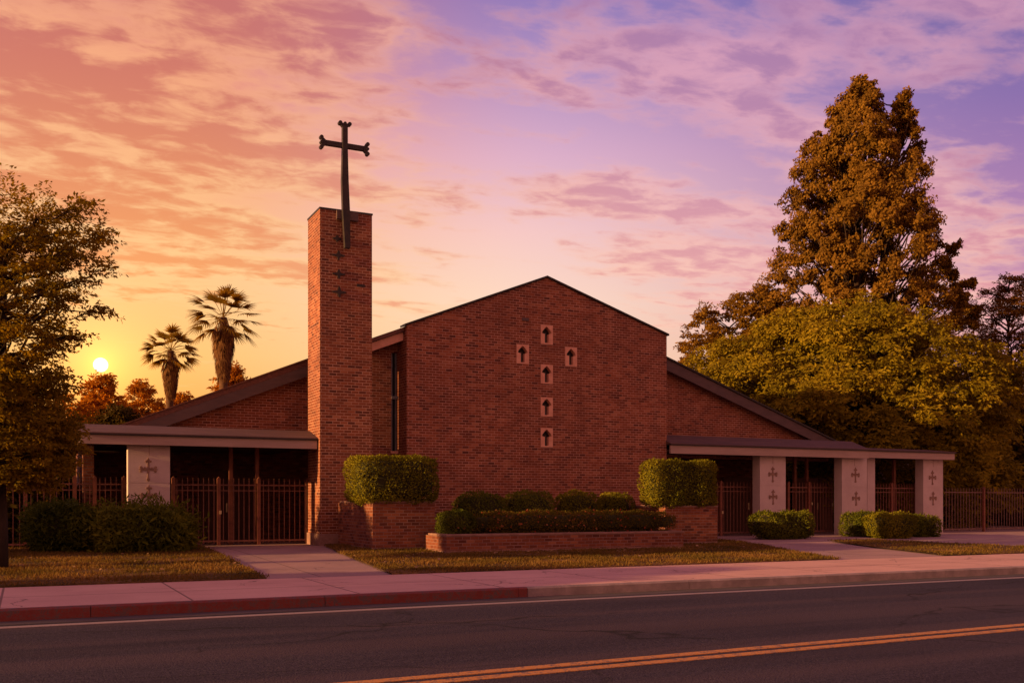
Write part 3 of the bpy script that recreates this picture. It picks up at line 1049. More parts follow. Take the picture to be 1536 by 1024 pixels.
# small dark iron crosses on the front face
for (px, py, s) in ((505.5, 358, 0.7), (507.5, 383, 1.0), (508, 411, 1.0), (508.5, 438, 1.12)):
    c = at(px, py, TY)
    mb = MB()
    a_, b_ = 0.19 * s, 0.135 * s
    mb.prism([(c.x - a_, c.z - 0.012), (c.x - 0.05, c.z - 0.045), (c.x - 0.02, c.z - b_), (c.x + 0.02, c.z - b_), (c.x + 0.05, c.z - 0.045), (c.x + a_, c.z - 0.012), (c.x + a_, c.z + 0.015),
              (c.x + 0.05, c.z + 0.04), (c.x + 0.018, c.z + b_), (c.x - 0.018, c.z + b_), (c.x - 0.05, c.z + 0.04), (c.x - a_, c.z + 0.015)], TY - 0.035, TY + 0.01)
    mb.build('iron_cross', M['cross'], tower)
c = at(541, 428, TY)
MB().box(c.x - 0.12, c.x + 0.12, TY - 0.02, TY + 0.01, c.z - 0.04, c.z + 0.03).build('iron_patch', M['cross'], tower)

CY = TY - 0.20
cb = at(521, 373, CY)
ct = at(516.5, 192, CY)
cross = thing('cross', (cb.x, CY, cb.z), 'tall dark metal cross with budded arm ends on top of the bell tower', 'cross')
mb = MB()
cx = at(517, 300, CY).x
zt, zb = ct.z, cb.z
zk = at(517, 272, CY).z
zarm = at(517, 219, CY).z
w0, w1, w2 = 0.085, 0.112, 0.080
mb.prism([(cx - w0 + 0.07, zb), (cx + w0 + 0.07, zb), (cx + w1 + 0.035, zk - 0.9), (cx + w1 * 0.94, zk), (cx + w2, zarm - 0.1), (cx + w2, zt), (cx - w2, zt), (cx - w2, zarm - 0.1), (cx - w1 * 0.94, zk), (cx - w1 + 0.035, zk - 0.9)], CY - 0.07, CY + 0.07)
mb.build('stem', M['cross'], cross, bevel=0.012)
mb = MB()
hl, hr = at(488, 214, CY).x, at(545, 223, CY).x
hw = 0.075
mb.prism([(hl, zarm - hw), (hr, zarm - hw), (hr, zarm + hw), (hl, zarm + hw)], CY - 0.055, CY + 0.055)
mb.build('crossbar', M['cross'], cross, bevel=0.012)


def bud(mb, x, z, ang, y0, y1):
    """flared end with three rounded lobes"""
    d = (math.cos(ang), math.sin(ang))
    p = (-d[1], d[0])

    def q(a, b):
        return (x + d[0] * a + p[0] * b, z + d[1] * a + p[1] * b)
    mb.prism([q(0, -0.072), q(0.09, -0.15), q(0.13, -0.12), q(0.11, 0), q(0.13, 0.12), q(0.09, 0.15), q(0, 0.072)], y0, y1)
    for k, (a, b, r) in enumerate(((0.12, -0.14, 0.058), (0.12, 0.14, 0.058), (0.12, 0.0, 0.045))):
        c_ = q(a, b)
        mb.disc(c_[0], c_[1], r, y0 - 0.006 - 0.003 * k, y1 + 0.006 + 0.003 * k, 12)


for (x_, z_, an) in ((hl, zarm, math.pi), (hr, zarm, 0.0), (cx, zt, math.pi / 2)):
    mb = MB()
    bud(mb, x_, z_, an, CY - 0.06, CY + 0.06)
    mb.build('budded_end', M['cross'], cross)
pl_, pr_ = at(504, 318, TY), at(536, 333, TY)
mb = MB()
mb.box(pl_.x, pr_.x, CY + 0.095, TY - 0.003, pr_.z, pl_.z + 0.04)
mb.build('mounting_plate', M['verge'], cross)

# ---------------------------------------------------------------- porticoes


def emblem_mesh(cx, cz, y, s=1.0):
    """small budded cross with scrolled side arms, in relief"""
    mb = MB()
    y1 = y + 0.004

    def d(x, z, r, dep, sg=10):
        mb.disc(cx + x * s, cz + z * s, r * s, y - dep, y1, sg)
    mb.prism([(cx - 0.026 * s, cz - 0.24 * s), (cx + 0.026 * s, cz - 0.24 * s), (cx + 0.016 * s, cz - 0.1 * s), (cx + 0.034 * s, cz - 0.02 * s), (cx + 0.02 * s, cz + 0.16 * s), (cx + 0.034 * s, cz + 0.2 * s), (cx, cz + 0.27 * s), (cx - 0.034 * s, cz + 0.2 * s), (cx - 0.02 * s, cz + 0.16 * s), (cx - 0.034 * s, cz - 0.02 * s), (cx - 0.016 * s, cz - 0.1 * s)], y - 0.022, y1)
    mb.prism([(cx - 0.215 * s, cz), (cx - 0.13 * s, cz - 0.028 * s), (cx + 0.13 * s, cz - 0.028 * s), (cx + 0.215 * s, cz), (cx + 0.13 * s, cz + 0.028 * s), (cx - 0.13 * s, cz + 0.028 * s)], y - 0.019, y1)
    d(-0.155, 0.042, 0.033, 0.025)
    d(0.155, 0.042, 0.033, 0.0252)
    d(-0.155, -0.044, 0.031, 0.0254)
    d(0.155, -0.044, 0.031, 0.0256)
    d(-0.045, 0.18, 0.026, 0.0258)
    d(0.045, 0.18, 0.026, 0.026)
    d(0, -0.235, 0.04, 0.0262, 6)
    d(-0.075, 0.03, 0.022, 0.0264)
    d(0.075, 0.03, 0.022, 0.0266)
    return mb


def pillar(parent, x0, x1, y0, y1, z0, z1, zj, emblems=()):
    mb = MB()
    mb.box(x0, x1, y0, y1, z0, zj - 0.006)
    mb.box(x0 + 0.012, x1 - 0.012, y0 + 0.012, y1 - 0.012, zj - 0.006, zj + 0.006)
    mb.box(x0, x1, y0, y1, zj + 0.006, z1)
    p = mb.build('pillar', M['stucco'], parent)
    xm = (x0 + x1) / 2
    MB().box(xm - 0.006, xm + 0.006, y0 - 0.004, y0 + 0.004, z1 - 0.36, z1).build('panel_joint', M['emblem'], p)
    for (ex, ez, s) in emblems:
        emblem_mesh(ex, ez, y0 - 0.002, s).build('emblem', M['emblem'], p)
    return p


def canopy(parent, x0, x1, yf, yb, zb, zf, ztop, back_rise=0.34, run=0.95, end_left=False):
    """flat porch roof: pale fascia board, dark drip edge, shallow dark roof rising behind it"""
    MB().box(x0, x1, yf, yf + 0.09, zb, zf).build('fascia', M['fascia'], parent)
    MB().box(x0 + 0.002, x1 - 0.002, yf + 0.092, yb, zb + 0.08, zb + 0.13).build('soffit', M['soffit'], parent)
    mb = MB()
    mb.box(x0 - 0.04, x1 + 0.05, yf - 0.06, yf + 0.3, zf + 0.004, zf + 0.035)
    mb.build('drip_edge', M['drip'], parent)
    mb = MB()
    mb.prism_x([(yf - 0.03, zf + 0.037), (yb, zf + 0.037), (yb, zf + back_rise), (yf + run, zf + back_rise), (yf - 0.03, zf + 0.065)], x0 - 0.03, x1 + 0.04)
    return mb.build('porch_roof', M['roof_edge'], parent)


# left
lz = at(478, 673, LYF).z
lport = thing('portico', (4.5, 30.5, 0.27), 'flat roofed porch left of the brick bell tower with one pale pillar', 'porch')
canopy(lport, cl0, cl1, LYF, PB - 0.01, lz, lz + 0.245, 0)
px0, px1 = X(192, 29.05), X(255, 29.05)
zj = at(222, 724, 29.05).z
e1, e2 = at(222.5, 703.5, 29.05), at(223.5, 743, 29.05)
pillar(lport, px0, px1, 29.05, 29.45, 0.2, lz + 0.078, zj, ((e1.x, e1.z, 1.2), (e2.x, e2.z, 1.15)))
for px in (347, 386.5):
    xx = X(px, 30.3)
    MB().box(xx - 0.055, xx + 0.055, 30.36, 30.47, 0.25, lz + 0.078).build('porch_post', M['rust_post'], lport)

# right
RYF = 28.95
rz = at(1002, 679.5, RYF).z
c_a = X(1303, RYF)
RY2 = 29.35
c_b = X(1432, RY2)
rz2 = at(1432, 690.5, RY2).z
rport = thing('portico', (28.0, 30.5, 0.27), 'long flat roofed porch right of the church block with four pale pillars', 'porch')
canopy(rport, br + 0.005, c_a, RYF, PB - 0.01, rz, rz + 0.29, 0, 0.42)
canopy(rport, c_a + 0.055, c_b, RY2, PB + 0.8, rz2 + 0.03, rz2 + 0.29, 0, 0.24, 1.6)
PY = 29.25


def rpillar(pa, pb, y0, zt, em, jpy):
    x0, x1 = X(pa, y0), X(pb, y0)
    ems = [(at(ex, ey, y0).x, at(ex, ey, y0).z, s) for ex, ey, s in em]
    return pillar(rport, x0, x1, y0, y0 + 0.42, 0.2, zt, at((pa + pb) / 2, jpy, y0).z, ems)


rpillar(1140, 1178.5, PY, rz + 0.078, ((1159, 711, 1.1), (1159.5, 745, 1.05)), 728)
rpillar(1263, 1300.5, PY, rz + 0.078, ((1283, 712, 1.1), (1284, 747, 1.05)), 730)
pb0 = X(1301, 29.75)
MB().box(pb0, X(1312.5, 29.75), 29.75, 30.1, 0.2, rz2 + 0.1).build('pillar', M['stucco'], rport)
rpillar(1385, 1414.5, 29.65, rz2 + 0.1, ((1398.5, 716, 1.1), (1399.5, 747, 1.05)), 731)
# slender pale column with an arched bracket at the back of the porch end
bx = X(1324, 34.6)
mb = MB()
mb.box(bx - 0.16, bx + 0.16, 34.5, 34.75, 0.2, 2.75)
mb.prism([(bx - 0.16, 2.75), (bx + 0.16, 2.75), (bx + 0.22, 2.9), (bx + 0.5, 3.02), (bx + 1.6, 3.06), (bx + 1.6, rz2 + 0.1), (bx - 0.16, rz2 + 0.1)], 34.5, 34.75)
mb.build('arched_column', M['stucco'], rport)
for px in (1195, 1213, 1344):
    xx = X(px, 30.5)
    MB().box(xx - 0.055, xx + 0.055, 30.56, 30.67, 0.25, rz + 0.078).build('porch_post', M['rust_post'], rport)


# ---------------------------------------------------------------- iron gates and fences
def gate(name, label, cat, x0, x1, y, h, posts, group=None, z0=0.27, pitch=0.155, handles=(), mat='rust', rail2=True, x_off=0.0):
    """a run of pickets between square posts: one picket panel per bay"""
    root = thing(name, ((x0 + x1) / 2, y, z0), label, cat, group)
    ps = sorted(posts)
    for p in ps:
        mb = MB().box(p - 0.05, p + 0.05, y - 0.05, y + 0.05, z0 - 0.05, z0 + h + 0.02)
        mb.prism([(p - 0.06, z0 + h + 0.02), (p + 0.06, z0 + h + 0.02), (p, z0 + h + 0.09)], y - 0.06, y + 0.06)
        mb.build('post', M['rust_post'], root)
    edges = [x0] + [p for p in ps if x0 + 0.1 < p < x1 - 0.1] + [x1]
    for a, b in zip(edges[:-1], edges[1:]):
        lo = a + (0.06 if any(abs(a - p) < 0.08 for p in ps) else 0.0)
        hi = b - (0.06 if any(abs(b - p) < 0.08 for p in ps) else 0.0)
        mb = MB()
        mb.box(lo, hi, y - 0.022, y + 0.022, z0 + h - 0.17, z0 + h - 0.13)
        if rail2:
            mb.box(lo, hi, y - 0.020, y + 0.020, z0 + h - 0.33, z0 + h - 0.30)
        mb.box(lo, hi, y - 0.022, y + 0.022, z0 + 0.10, z0 + 0.15)
        k = max(2, int(round((hi - lo) / pitch)))
        for i in range(k):
            px = lo + (i + 0.5) * (hi - lo) / k
            mb.box(px - 0.012, px + 0.012, y - 0.012, y + 0.012, z0 + 0.06, z0 + h - 0.03)
            mb.prism([(px - 0.014, z0 + h - 0.03), (px + 0.014, z0 + h - 0.03), (px, z0 + h + 0.05)], y - 0.014, y + 0.014)
        mb.build('picket_panel', M[mat], root)
    for hx, hz in handles:
        MB().box(hx - 0.03, hx + 0.03, y - 0.085, y - 0.052, hz - 0.05, hz + 0.05).build('handle', M['brass'], root)
    return root


GY = 30.15
gx = lambda px, y=GY: X(px, y)
gh = at(400, 720, GY).z - 0.27
gate('fence', 'brown iron picket fence running left of the pale pillar behind the bushes', 'fence', gx(-160), gx(190), GY, gh, [gx(-60), gx(38), gx(112), gx(142), gx(186)])
gate('gate', 'wide brown iron double gate between the left pillar and the bell tower', 'gate', gx(258), gx(464), GY, gh, [gx(260), gx(328), gx(388), gx(461)],
     handles=((gx(330), at(330, 768, GY).z),))
gh = at(1105, 724, GY).z - 0.27
gate('gate', 'narrow brown iron gate beside the right box hedge', 'gate', gx(1050), gx(1130), GY, gh, [gx(1052), gx(1081), gx(1129)], handles=((gx(1082), at(1085, 768, GY).z),))
gate('gate', 'brown iron gate behind the rounded bush, between two pale pillars', 'gate', gx(1180), gx(1256), GY, gh, [gx(1182), gx(1213), gx(1254)], handles=((gx(1216), at(1216, 755, GY).z),))
gate('gate', 'brown iron gate above the row of three bushes, at the last pillar', 'gate', gx(1313), gx(1378), GY + 0.1, gh, [gx(1340), gx(1376)])
FY = 29.7
gh = at(1475, 733, FY).z - 0.27
M['rust_far'] = plain('rust_far', (0.21, 0.11, 0.09), (0.15, 0.075, 0.062), 7, 0.6)
gate('gate', 'iron side gate between the last pillar and the fence post at right', 'gate', X(1417, FY), X(1473, FY), FY, gh, [X(1475.5, FY)], mat='rust_far', rail2=False, pitch=0.17)
gate('fence', 'brown iron picket fence running off at the far right', 'fence', X(1480, FY), X(1780, FY), FY, gh, [X(1579, FY), X(1680, FY)], mat='rust_far', rail2=False, pitch=0.17)


# ---------------------------------------------------------------- planters
def planter(label, x0, x1, y0, y1, ztop, mat=None, coping=True):
    root = thing('brick_planter', ((x0 + x1) / 2, (y0 + y1) / 2, gz(0, y0)), label, 'planter')
    t = 0.2
    mb = MB()
    mb.box(x0, x1, y0, y0 + t, GZ - 0.1, ztop)
    mb.box(x0, x1, y1 - t, y1, GZ - 0.1, ztop)
    mb.box(x0, x0 + t, y0 + t, y1 - t, GZ - 0.1, ztop)
    mb.box(x1 - t, x1, y0 + t, y1 - t, GZ - 0.1, ztop)
    mb.build('wall', M['brick_planter'], root)
    MB().box(x0 + t, x1 - t, y0 + t, y1 - t, GZ - 0.1, ztop - 0.06).build('soil', M['soil'], root)
    mb = MB()
    e = 0.015
    mb.box(x0 - e, x1 + e, y0 - e, y0 + t + e, ztop + 0.002, ztop + 0.05)
    mb.box(x0 - e, x0 + t + e, y0 + t + e + 0.002, y1 - t, ztop + 0.002, ztop + 0.05)
    mb.box(x1 - t - e, x1 + e, y0 + t + e + 0.002, y1 - t, ztop + 0.002, ztop + 0.05)
    mb.build('coping', M['plinth'], root)
    mb = MB()
    mb.box(x0 - 0.012, x1 + 0.012, y0 - 0.012, y1, GZ - 0.1, gz(0, y0) + 0.07)
    mb.build('footing', M['plinth'], root)
    return root


LPY, MPY, RPY = 25.3, 23.4, 24.8
lp0, lp1 = X(559, LPY), X(652, LPY)
mp0, mp1 = X(670, MPY), X(1025, MPY)
rp0, rp1 = X(998, RPY), X(1076, RPY)
lpz = at(600, 751, LPY).z
mpz = at(800, 799, MPY).z
rpz = at(1030, 758, RPY).z
planter('tall brick planter against the bell tower, under the left box hedge', lp0, lp1, LPY, TY - 0.04, lpz - 0.05)
planter('long low brick planter in front of the church block', mp0, mp1, MPY, MPY + 1.45, mpz - 0.05)
planter('tall brick planter under the right box hedge', rp0, rp1, RPY, BY - 0.005, rpz - 0.05)
# soil bed behind the low planter, up to the wall
mb = MB()
mb.box(lp1 + 0.03, rp0 - 0.03, MPY + 1.47, BY - 0.01, 0.1, 0.42)
tag(mb.build('planting_bed', M['soil']), 'dark soil bed between the low planter and the church wall', kind='structure')


# ---------------------------------------------------------------- hedges and bushes
def hedge(name, label, cat, x0, x1, y0, y1, z0, z1, mat, n, size=0.06, p=6.0, seed=0, group=None, bump=0.05, wild=0.0, hole=None, flowers=0, up=0.4, ratio=0.5):
    """clipped foliage: leaves through the outer skin of a rounded box, with a dark twiggy heart"""
    rg = np.random.default_rng(seed + 100)
    c = np.array([(x0 + x1) / 2, (y0 + y1) / 2, (z0 + z1) / 2])
    h = np.array([(x1 - x0) / 2, (y1 - y0) / 2, (z1 - z0) / 2])
    ar = np.array([h[1] * h[2], h[0] * h[2], h[0] * h[1]])
    fc = rg.choice(3, n, p=ar / ar.sum())
    q = rg.uniform(-1, 1, (n, 3))
    q[np.arange(n), fc] = np.where(rg.random(n) < 0.5, -1, 1)
    # few leaves are wanted on the underside and back
    pn = np.sum(np.abs(q) ** p, axis=1) ** (1 / p)
    q = q / pn[:, None]
    nr = unit(np.sign(q) * np.abs(q) ** (p - 1) / h)
    w = c + q * h
    ph = rg.uniform(0, 6.28, 6)
    lump = (np.sin(w[:, 0] * 4.1 + ph[0]) * np.sin(w[:, 2] * 5.2 + ph[1]) + np.sin(w[:, 1] * 4.7 + ph[2]) * np.sin(w[:, 0] * 7.3 + ph[3])
            + 0.7 * np.sin(w[:, 0] * 11 + ph[4]) * np.sin(w[:, 2] * 12 + ph[5]))
    depth = rg.exponential(0.035, n)
    off = bump * lump * 0.6 - depth + rg.normal(0, 0.012, n)
    if wild:
        k = rg.random(n) < 0.16
        off = off + np.where(k, rg.uniform(0, wild, n), 0)
    w = w + nr * off[:, None]
    ax = nr * 0.5 + np.array([0, 0, up])
    if hole is not None:
        d2 = ((w[:, 0] - hole[0]) ** 2 + (w[:, 2] - hole[1]) ** 2) < hole[2] ** 2
        keep = ~(d2 & (w[:, 1] < c[1]))
        w, nr, ax = w[keep], nr[keep], ax[keep]
    v = leaf_arrays(rg, w, nr, size, ratio, 0.75, ax)
    # heart
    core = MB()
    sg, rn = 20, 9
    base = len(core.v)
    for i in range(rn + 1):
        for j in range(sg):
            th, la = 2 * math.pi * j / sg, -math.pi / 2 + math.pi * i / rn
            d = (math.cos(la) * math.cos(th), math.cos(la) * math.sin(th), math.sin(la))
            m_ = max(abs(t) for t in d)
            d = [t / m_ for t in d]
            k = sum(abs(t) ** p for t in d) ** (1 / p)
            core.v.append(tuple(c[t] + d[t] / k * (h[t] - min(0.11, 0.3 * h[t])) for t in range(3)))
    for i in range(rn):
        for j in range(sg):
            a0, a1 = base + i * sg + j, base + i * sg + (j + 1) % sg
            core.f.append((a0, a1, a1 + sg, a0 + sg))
    root = thing(name, (c[0], c[1], z0), label, cat, group)
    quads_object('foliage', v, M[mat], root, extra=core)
    if flowers:
        fq = rg.choice(len(w), flowers, replace=False)
        fv = leaf_arrays(rg, w[fq] + nr[fq] * 0.03, nr[fq], 0.065, 0.8, 0.8)
        quads_object('blossoms', fv, M['petal'], root)
    # short stem down to the soil
    MB().tube([(c[0], c[1], z0 - 0.12), (c[0] + 0.02, c[1], z0 + 0.3)], [0.05, 0.04], 7).build('stem', M['bark'], root)
    return root


HY = LPY - 0.25
hx0, hx1 = X(541, HY), X(661, HY)
hz0, hz1 = at(600, 752, HY).z, at(600, 684, HY).z
hc = at(572, 722, HY)
hedge('box_hedge', 'box clipped hedge on the planter beside the bell tower, small hole in its face', 'hedge', hx0, hx1, HY, HY + 1.65, hz0 - 0.02, hz1, 'leaf_hedge', 15000, 0.062, 9, 1,
      hole=(hc.x, hc.z, 0.14))
HY2 = RPY - 0.2
hx0, hx1 = X(982, HY2), X(1079, HY2)
hz0, hz1 = at(1030, 757, HY2).z, at(1030, 691, HY2).z
hedge('box_hedge', 'box clipped hedge on the right tall planter, beside the narrow gate', 'hedge', hx0, hx1, HY2, HY2 + 0.95, hz0 - 0.02, hz1, 'leaf_hedge', 15000, 0.062, 9, 2)
mids = ((692, 772, 739, 'leaf_bush', 'clipped shrub against the wall, leftmost of four behind the flower row'),
        (769, 841, 736, 'leaf_bush', 'clipped shrub against the wall, second from the bell tower'),
        (846, 912, 738, 'leaf_hedge', 'clipped yellow-green shrub against the wall, third from the bell tower'),
        (911, 959, 740, 'leaf_hedge', 'small clipped yellow-green shrub against the wall beside the right planter'))
for i, (pa, pb, py, mt, lab) in enumerate(mids):
    y0 = 26.0
    xa, xb = X(pa, y0), X(pb, y0)
    hedge('shrub', lab, 'shrub', xa + 0.03, xb - 0.03, y0, y0 + 1.1, 0.50, at((pa + pb) / 2, py - 1, y0).z, mt, 6500, 0.06, 3.0, 10 + i, 'clipped shrubs behind the flower row')
# flower row in the low planter
fz = at(800, 768, MPY + 0.3).z
hedge('hedge', 'long low hedge with red blossoms in the low brick planter', 'hedge', X(712, MPY + 0.3), X(1023, MPY + 0.3), MPY + 0.24, MPY + 1.2, mpz - 0.04, fz, 'leaf_row', 16000, 0.055, 5.0, 20, bump=0.07, flowers=620)
hedge('shrub', 'low dark round shrub at the left end of the low planter', 'shrub', X(650, MPY + 0.5) + 0.2, X(716, MPY + 0.3), MPY + 0.24, MPY + 1.2, mpz - 0.04, at(680, 768, MPY + 0.3).z, 'leaf_shade', 5000, 0.055, 3.2, 21, bump=0.07, flowers=24)
# bushes by the fence, left
hedge('bush', 'dark rounded bush at far left beside the tree trunk', 'bush', X(42, 26.6), X(140, 26.6), 26.6, 28.6, 0.28, at(90, 760, 26.6).z, 'leaf_shade', 9000, 0.15, 3.0, 30, bump=0.14, wild=0.2, ratio=0.28, up=0.15)
hedge('bush', 'large shaggy green bush in front of the left pillar', 'bush', X(140, 26.0), X(296, 26.0), 26.0, 28.4, 0.27, at(220, 768, 26.0).z, 'leaf_bush', 15000, 0.17, 3.4, 31, bump=0.14, wild=0.38, ratio=0.27, up=0.15)
# bushes by the right pillars
rb = ((1152, 1229, 769, 26.3, 'leaf_bush', 'rounded bush alone between the first and second right pillars', 33, 9000),
      (1290, 1344, 769, 27.0, 'leaf_bush', 'darker clipped bush, leftmost of three below the right pillars', 34, 7000),
      (1326, 1384, 771, 25.4, 'leaf_hedge', 'golden clipped bush in front, middle of three below the right pillars', 35, 8000),
      (1378, 1417, 775, 25.9, 'leaf_bush', 'small dark clipped bush in front of the last pillar', 36, 6000))
for (pa, pb, py, y0, mt, lab, sd, nn) in rb:
    dpt = 1.25 if sd != 36 else 1.1
    hedge('bush', lab, 'bush', X(pa, y0), X(pb, y0), y0, y0 + dpt, gz(0, y0) - 0.03, at((pa + pb) / 2, py, y0).z, mt, nn, 0.075, 3.6, sd, bump=0.08, wild=0.08)


# ---------------------------------------------------------------- trees
def sprays(rg, o, d, length, n_leaf, size, droop=0.25, width=0.35, ratio=0.42, fluff=0.03):
    """flat leafy sprays: origins o, directions d (k,3), leaves both sides of a drooping twig"""
    k = len(o)
    d = unit(d)
    up = np.array([0, 0, 1.0])
    s = unit(np.cross(d, up) + 1e-6)
    nm = unit(np.cross(s, d))
    t = rg.uniform(0.05, 1.0, (k, n_leaf))
    sg = np.where(rg.random((k, n_leaf)) < 0.5, -1.0, 1.0)
    ln = (length * rg.uniform(0.7, 1.3, k))[:, None]
    off = sg * rg.uniform(0, 1, (k, n_leaf)) * width * ln * np.sin(np.pi * np.clip(t * 0.85 + 0.12, 0, 1))
    pos = (o[:, None, :] + d[:, None, :] * (t * ln)[..., None] + s[:, None, :] * off[..., None]
           - up * (droop * ln * t ** 2)[..., None] + rg.normal(0, fluff * length, (k, n_leaf, 3)))
    ax = d[:, None, :] * 0.8 + s[:, None, :] * sg[..., None] * 0.7 - up * (droop * t)[..., None]
    nr = np.broadcast_to(nm[:, None, :] * 0.45 + d[:, None, :] * 0.9, pos.shape)
    return leaf_arrays(rg, pos.reshape(-1, 3), nr.reshape(-1, 3), size, ratio, 0.55, ax.reshape(-1, 3))


def puffs(rg, c, r, n_leaf, size, ratio=0.55, flat=0.8, outward=None):
    k = len(c)
    d = unit(rg.normal(0, 1, (k, n_leaf, 3)))
    rad = rg.uniform(0.35, 1.0, (k, n_leaf)) ** 0.6
    pos = c[:, None, :] + d * (rad * r[:, None])[..., None] * np.array([1, 1, flat])
    nr = d if outward is None else d * 0.6 + outward[:, None, :] * 0.75
    return leaf_arrays(rg, pos.reshape(-1, 3), nr.reshape(-1, 3), size, ratio, 0.5)


def limb(mb, a, b, r0, r1, rg, bend=0.12, seg=6, n=5, sag=0.0):
    a, b = Vector(a), Vector(b)
    d = b - a
    pts, rr = [], []
    for i in range(n):
        t = i / (n - 1.0)
        p = a + d * t + Vector(rg.normal(0, bend * d.length * 0.12, 3)) * math.sin(math.pi * t) + Vector((0, 0, sag * d.length * math.sin(math.pi * t)))
        pts.append(p)
        rr.append(r0 + (r1 - r0) * t)
    mb.tube(pts, rr, seg)
    return pts


def profile(tab, z):
    zs = [p[0] for p in tab]
    rs = [p[1] for p in tab]
    return float(np.interp(z, zs, rs))


# --- broad layered tree at the left edge
def left_tree():
    rg = np.random.default_rng(5)
    base = atz(6, 838, 0.22)
    by_ = 22.3
    bx_ = X(-6, by_)
    root = thing('tree', (bx_, by_, 0.24), 'big layered green tree at the left edge, dark trunk, spreading flat branches', 'tree')
    zt = at(40, 262, by_).z
    tab = [(1.9, 0.7), (2.3, 1.15), (3.0, 1.25), (3.7, 1.05), (4.2, 1.05), (4.8, 1.45), (5.6, 1.9), (6.4, 1.95), (7.2, 1.6), (7.9, 1.25), (8.4, 0.9), (zt, 0.35)]
    mb = MB()
    trunk = [(bx_, by_, 0.1), (bx_ + 0.03, by_, 1.2), (bx_ - 0.02, by_, 2.6), (bx_ + 0.06, by_ + 0.05, 4.4), (bx_ + 0.12, by_, 6.2), (bx_ + 0.2, by_, 7.0), (bx_ + 0.25, by_, zt - 1.0)]
    mb.tube(trunk, [0.24, 0.19, 0.165, 0.13, 0.09, 0.05, 0.02], 10)
    O, Dv = [], []
    nl = 96
    for i in range(nl):
        z = 2.1 + (zt - 3.1) * ((i + rg.random()) / nl)
        a = i * 2.39996 + rg.normal(0, 0.25)
        r = profile(tab, z) * rg.uniform(0.72, 1.06) * 1.02
        lift = 0.34 + 0.35 * (z / zt) ** 2
        tip = Vector((bx_ + 0.1 + math.cos(a) * r, by_ + math.sin(a) * r, z + r * lift * 0.5))
        st_ = Vector((bx_ + 0.05, by_, max(1.6, z - r * 0.25)))
        pts = limb(mb, st_, tip, 0.045, 0.010, rg, 0.5, 5, 5, 0.03)
        dr = (tip - st_).normalized()
        nsub = 4 + int(r * 3.0)
        for k in range(nsub):
            t = rg.uniform(0.35, 1.0)
            p = st_.lerp(tip, t)
            sd = dr.cross(Vector((0, 0, 1))).normalized() * rg.choice([-1, 1]) * rg.uniform(0.15, 1.1)
            q = p + (dr * 0.45 + sd * 0.55 + Vector((0, 0, rg.normal(0.05, 0.10)))) * rg.uniform(0.35, 0.7)
            if k % 2 == 0:
                mb.tube([p, q], [0.012, 0.005], 4, False)
            for _ in range(1 + (k % 3 == 0)):
                dd = dr + sd * 0.6 + Vector(rg.normal(0, 0.35, 3))
                O.append(p.lerp(q, rg.uniform(0.2, 1.0)))
                Dv.append((dd.x, dd.y, dd.z * 0.9 + 0.1))
            O.append(q)
            Dv.append((dr.x + sd.x * 0.5, dr.y + sd.y * 0.5, 0.05))
    for i in range(900):
        z = 1.9 + 2.2 * rg.random() ** 1.4
        a = rg.uniform(0, 6.28)
        r = profile(tab, z) * (0.35 + 0.75 * rg.random() ** 0.6)
        O.append((bx_ + math.cos(a) * r, by_ + math.sin(a) * r, z))
        Dv.append((math.cos(a) + rg.normal(0, 0.4), math.sin(a) + rg.normal(0, 0.4), rg.normal(-0.05, 0.2)))
    # leading shoots at the top
    for i in range(170):
        z = rg.uniform(zt - 2.0, zt - 0.45)
        a = rg.uniform(0, 6.28)
        r = profile(tab, z) * rg.uniform(0.0, 1.0)
        O.append((bx_ + 0.2 + math.cos(a) * r, by_ + math.sin(a) * r, z))
        Dv.append((math.cos(a) * 0.5, math.sin(a) * 0.5, 0.8))
    mb.build('trunk', M['bark'], root, smooth=True)
    v = sprays(rg, np.array([tuple(o) for o in O]), np.array(Dv), 0.38, 30, 0.09, 0.16, 0.45, fluff=0.06)
    quads_object('crown', v, M['leaf_left'], root)


left_tree()


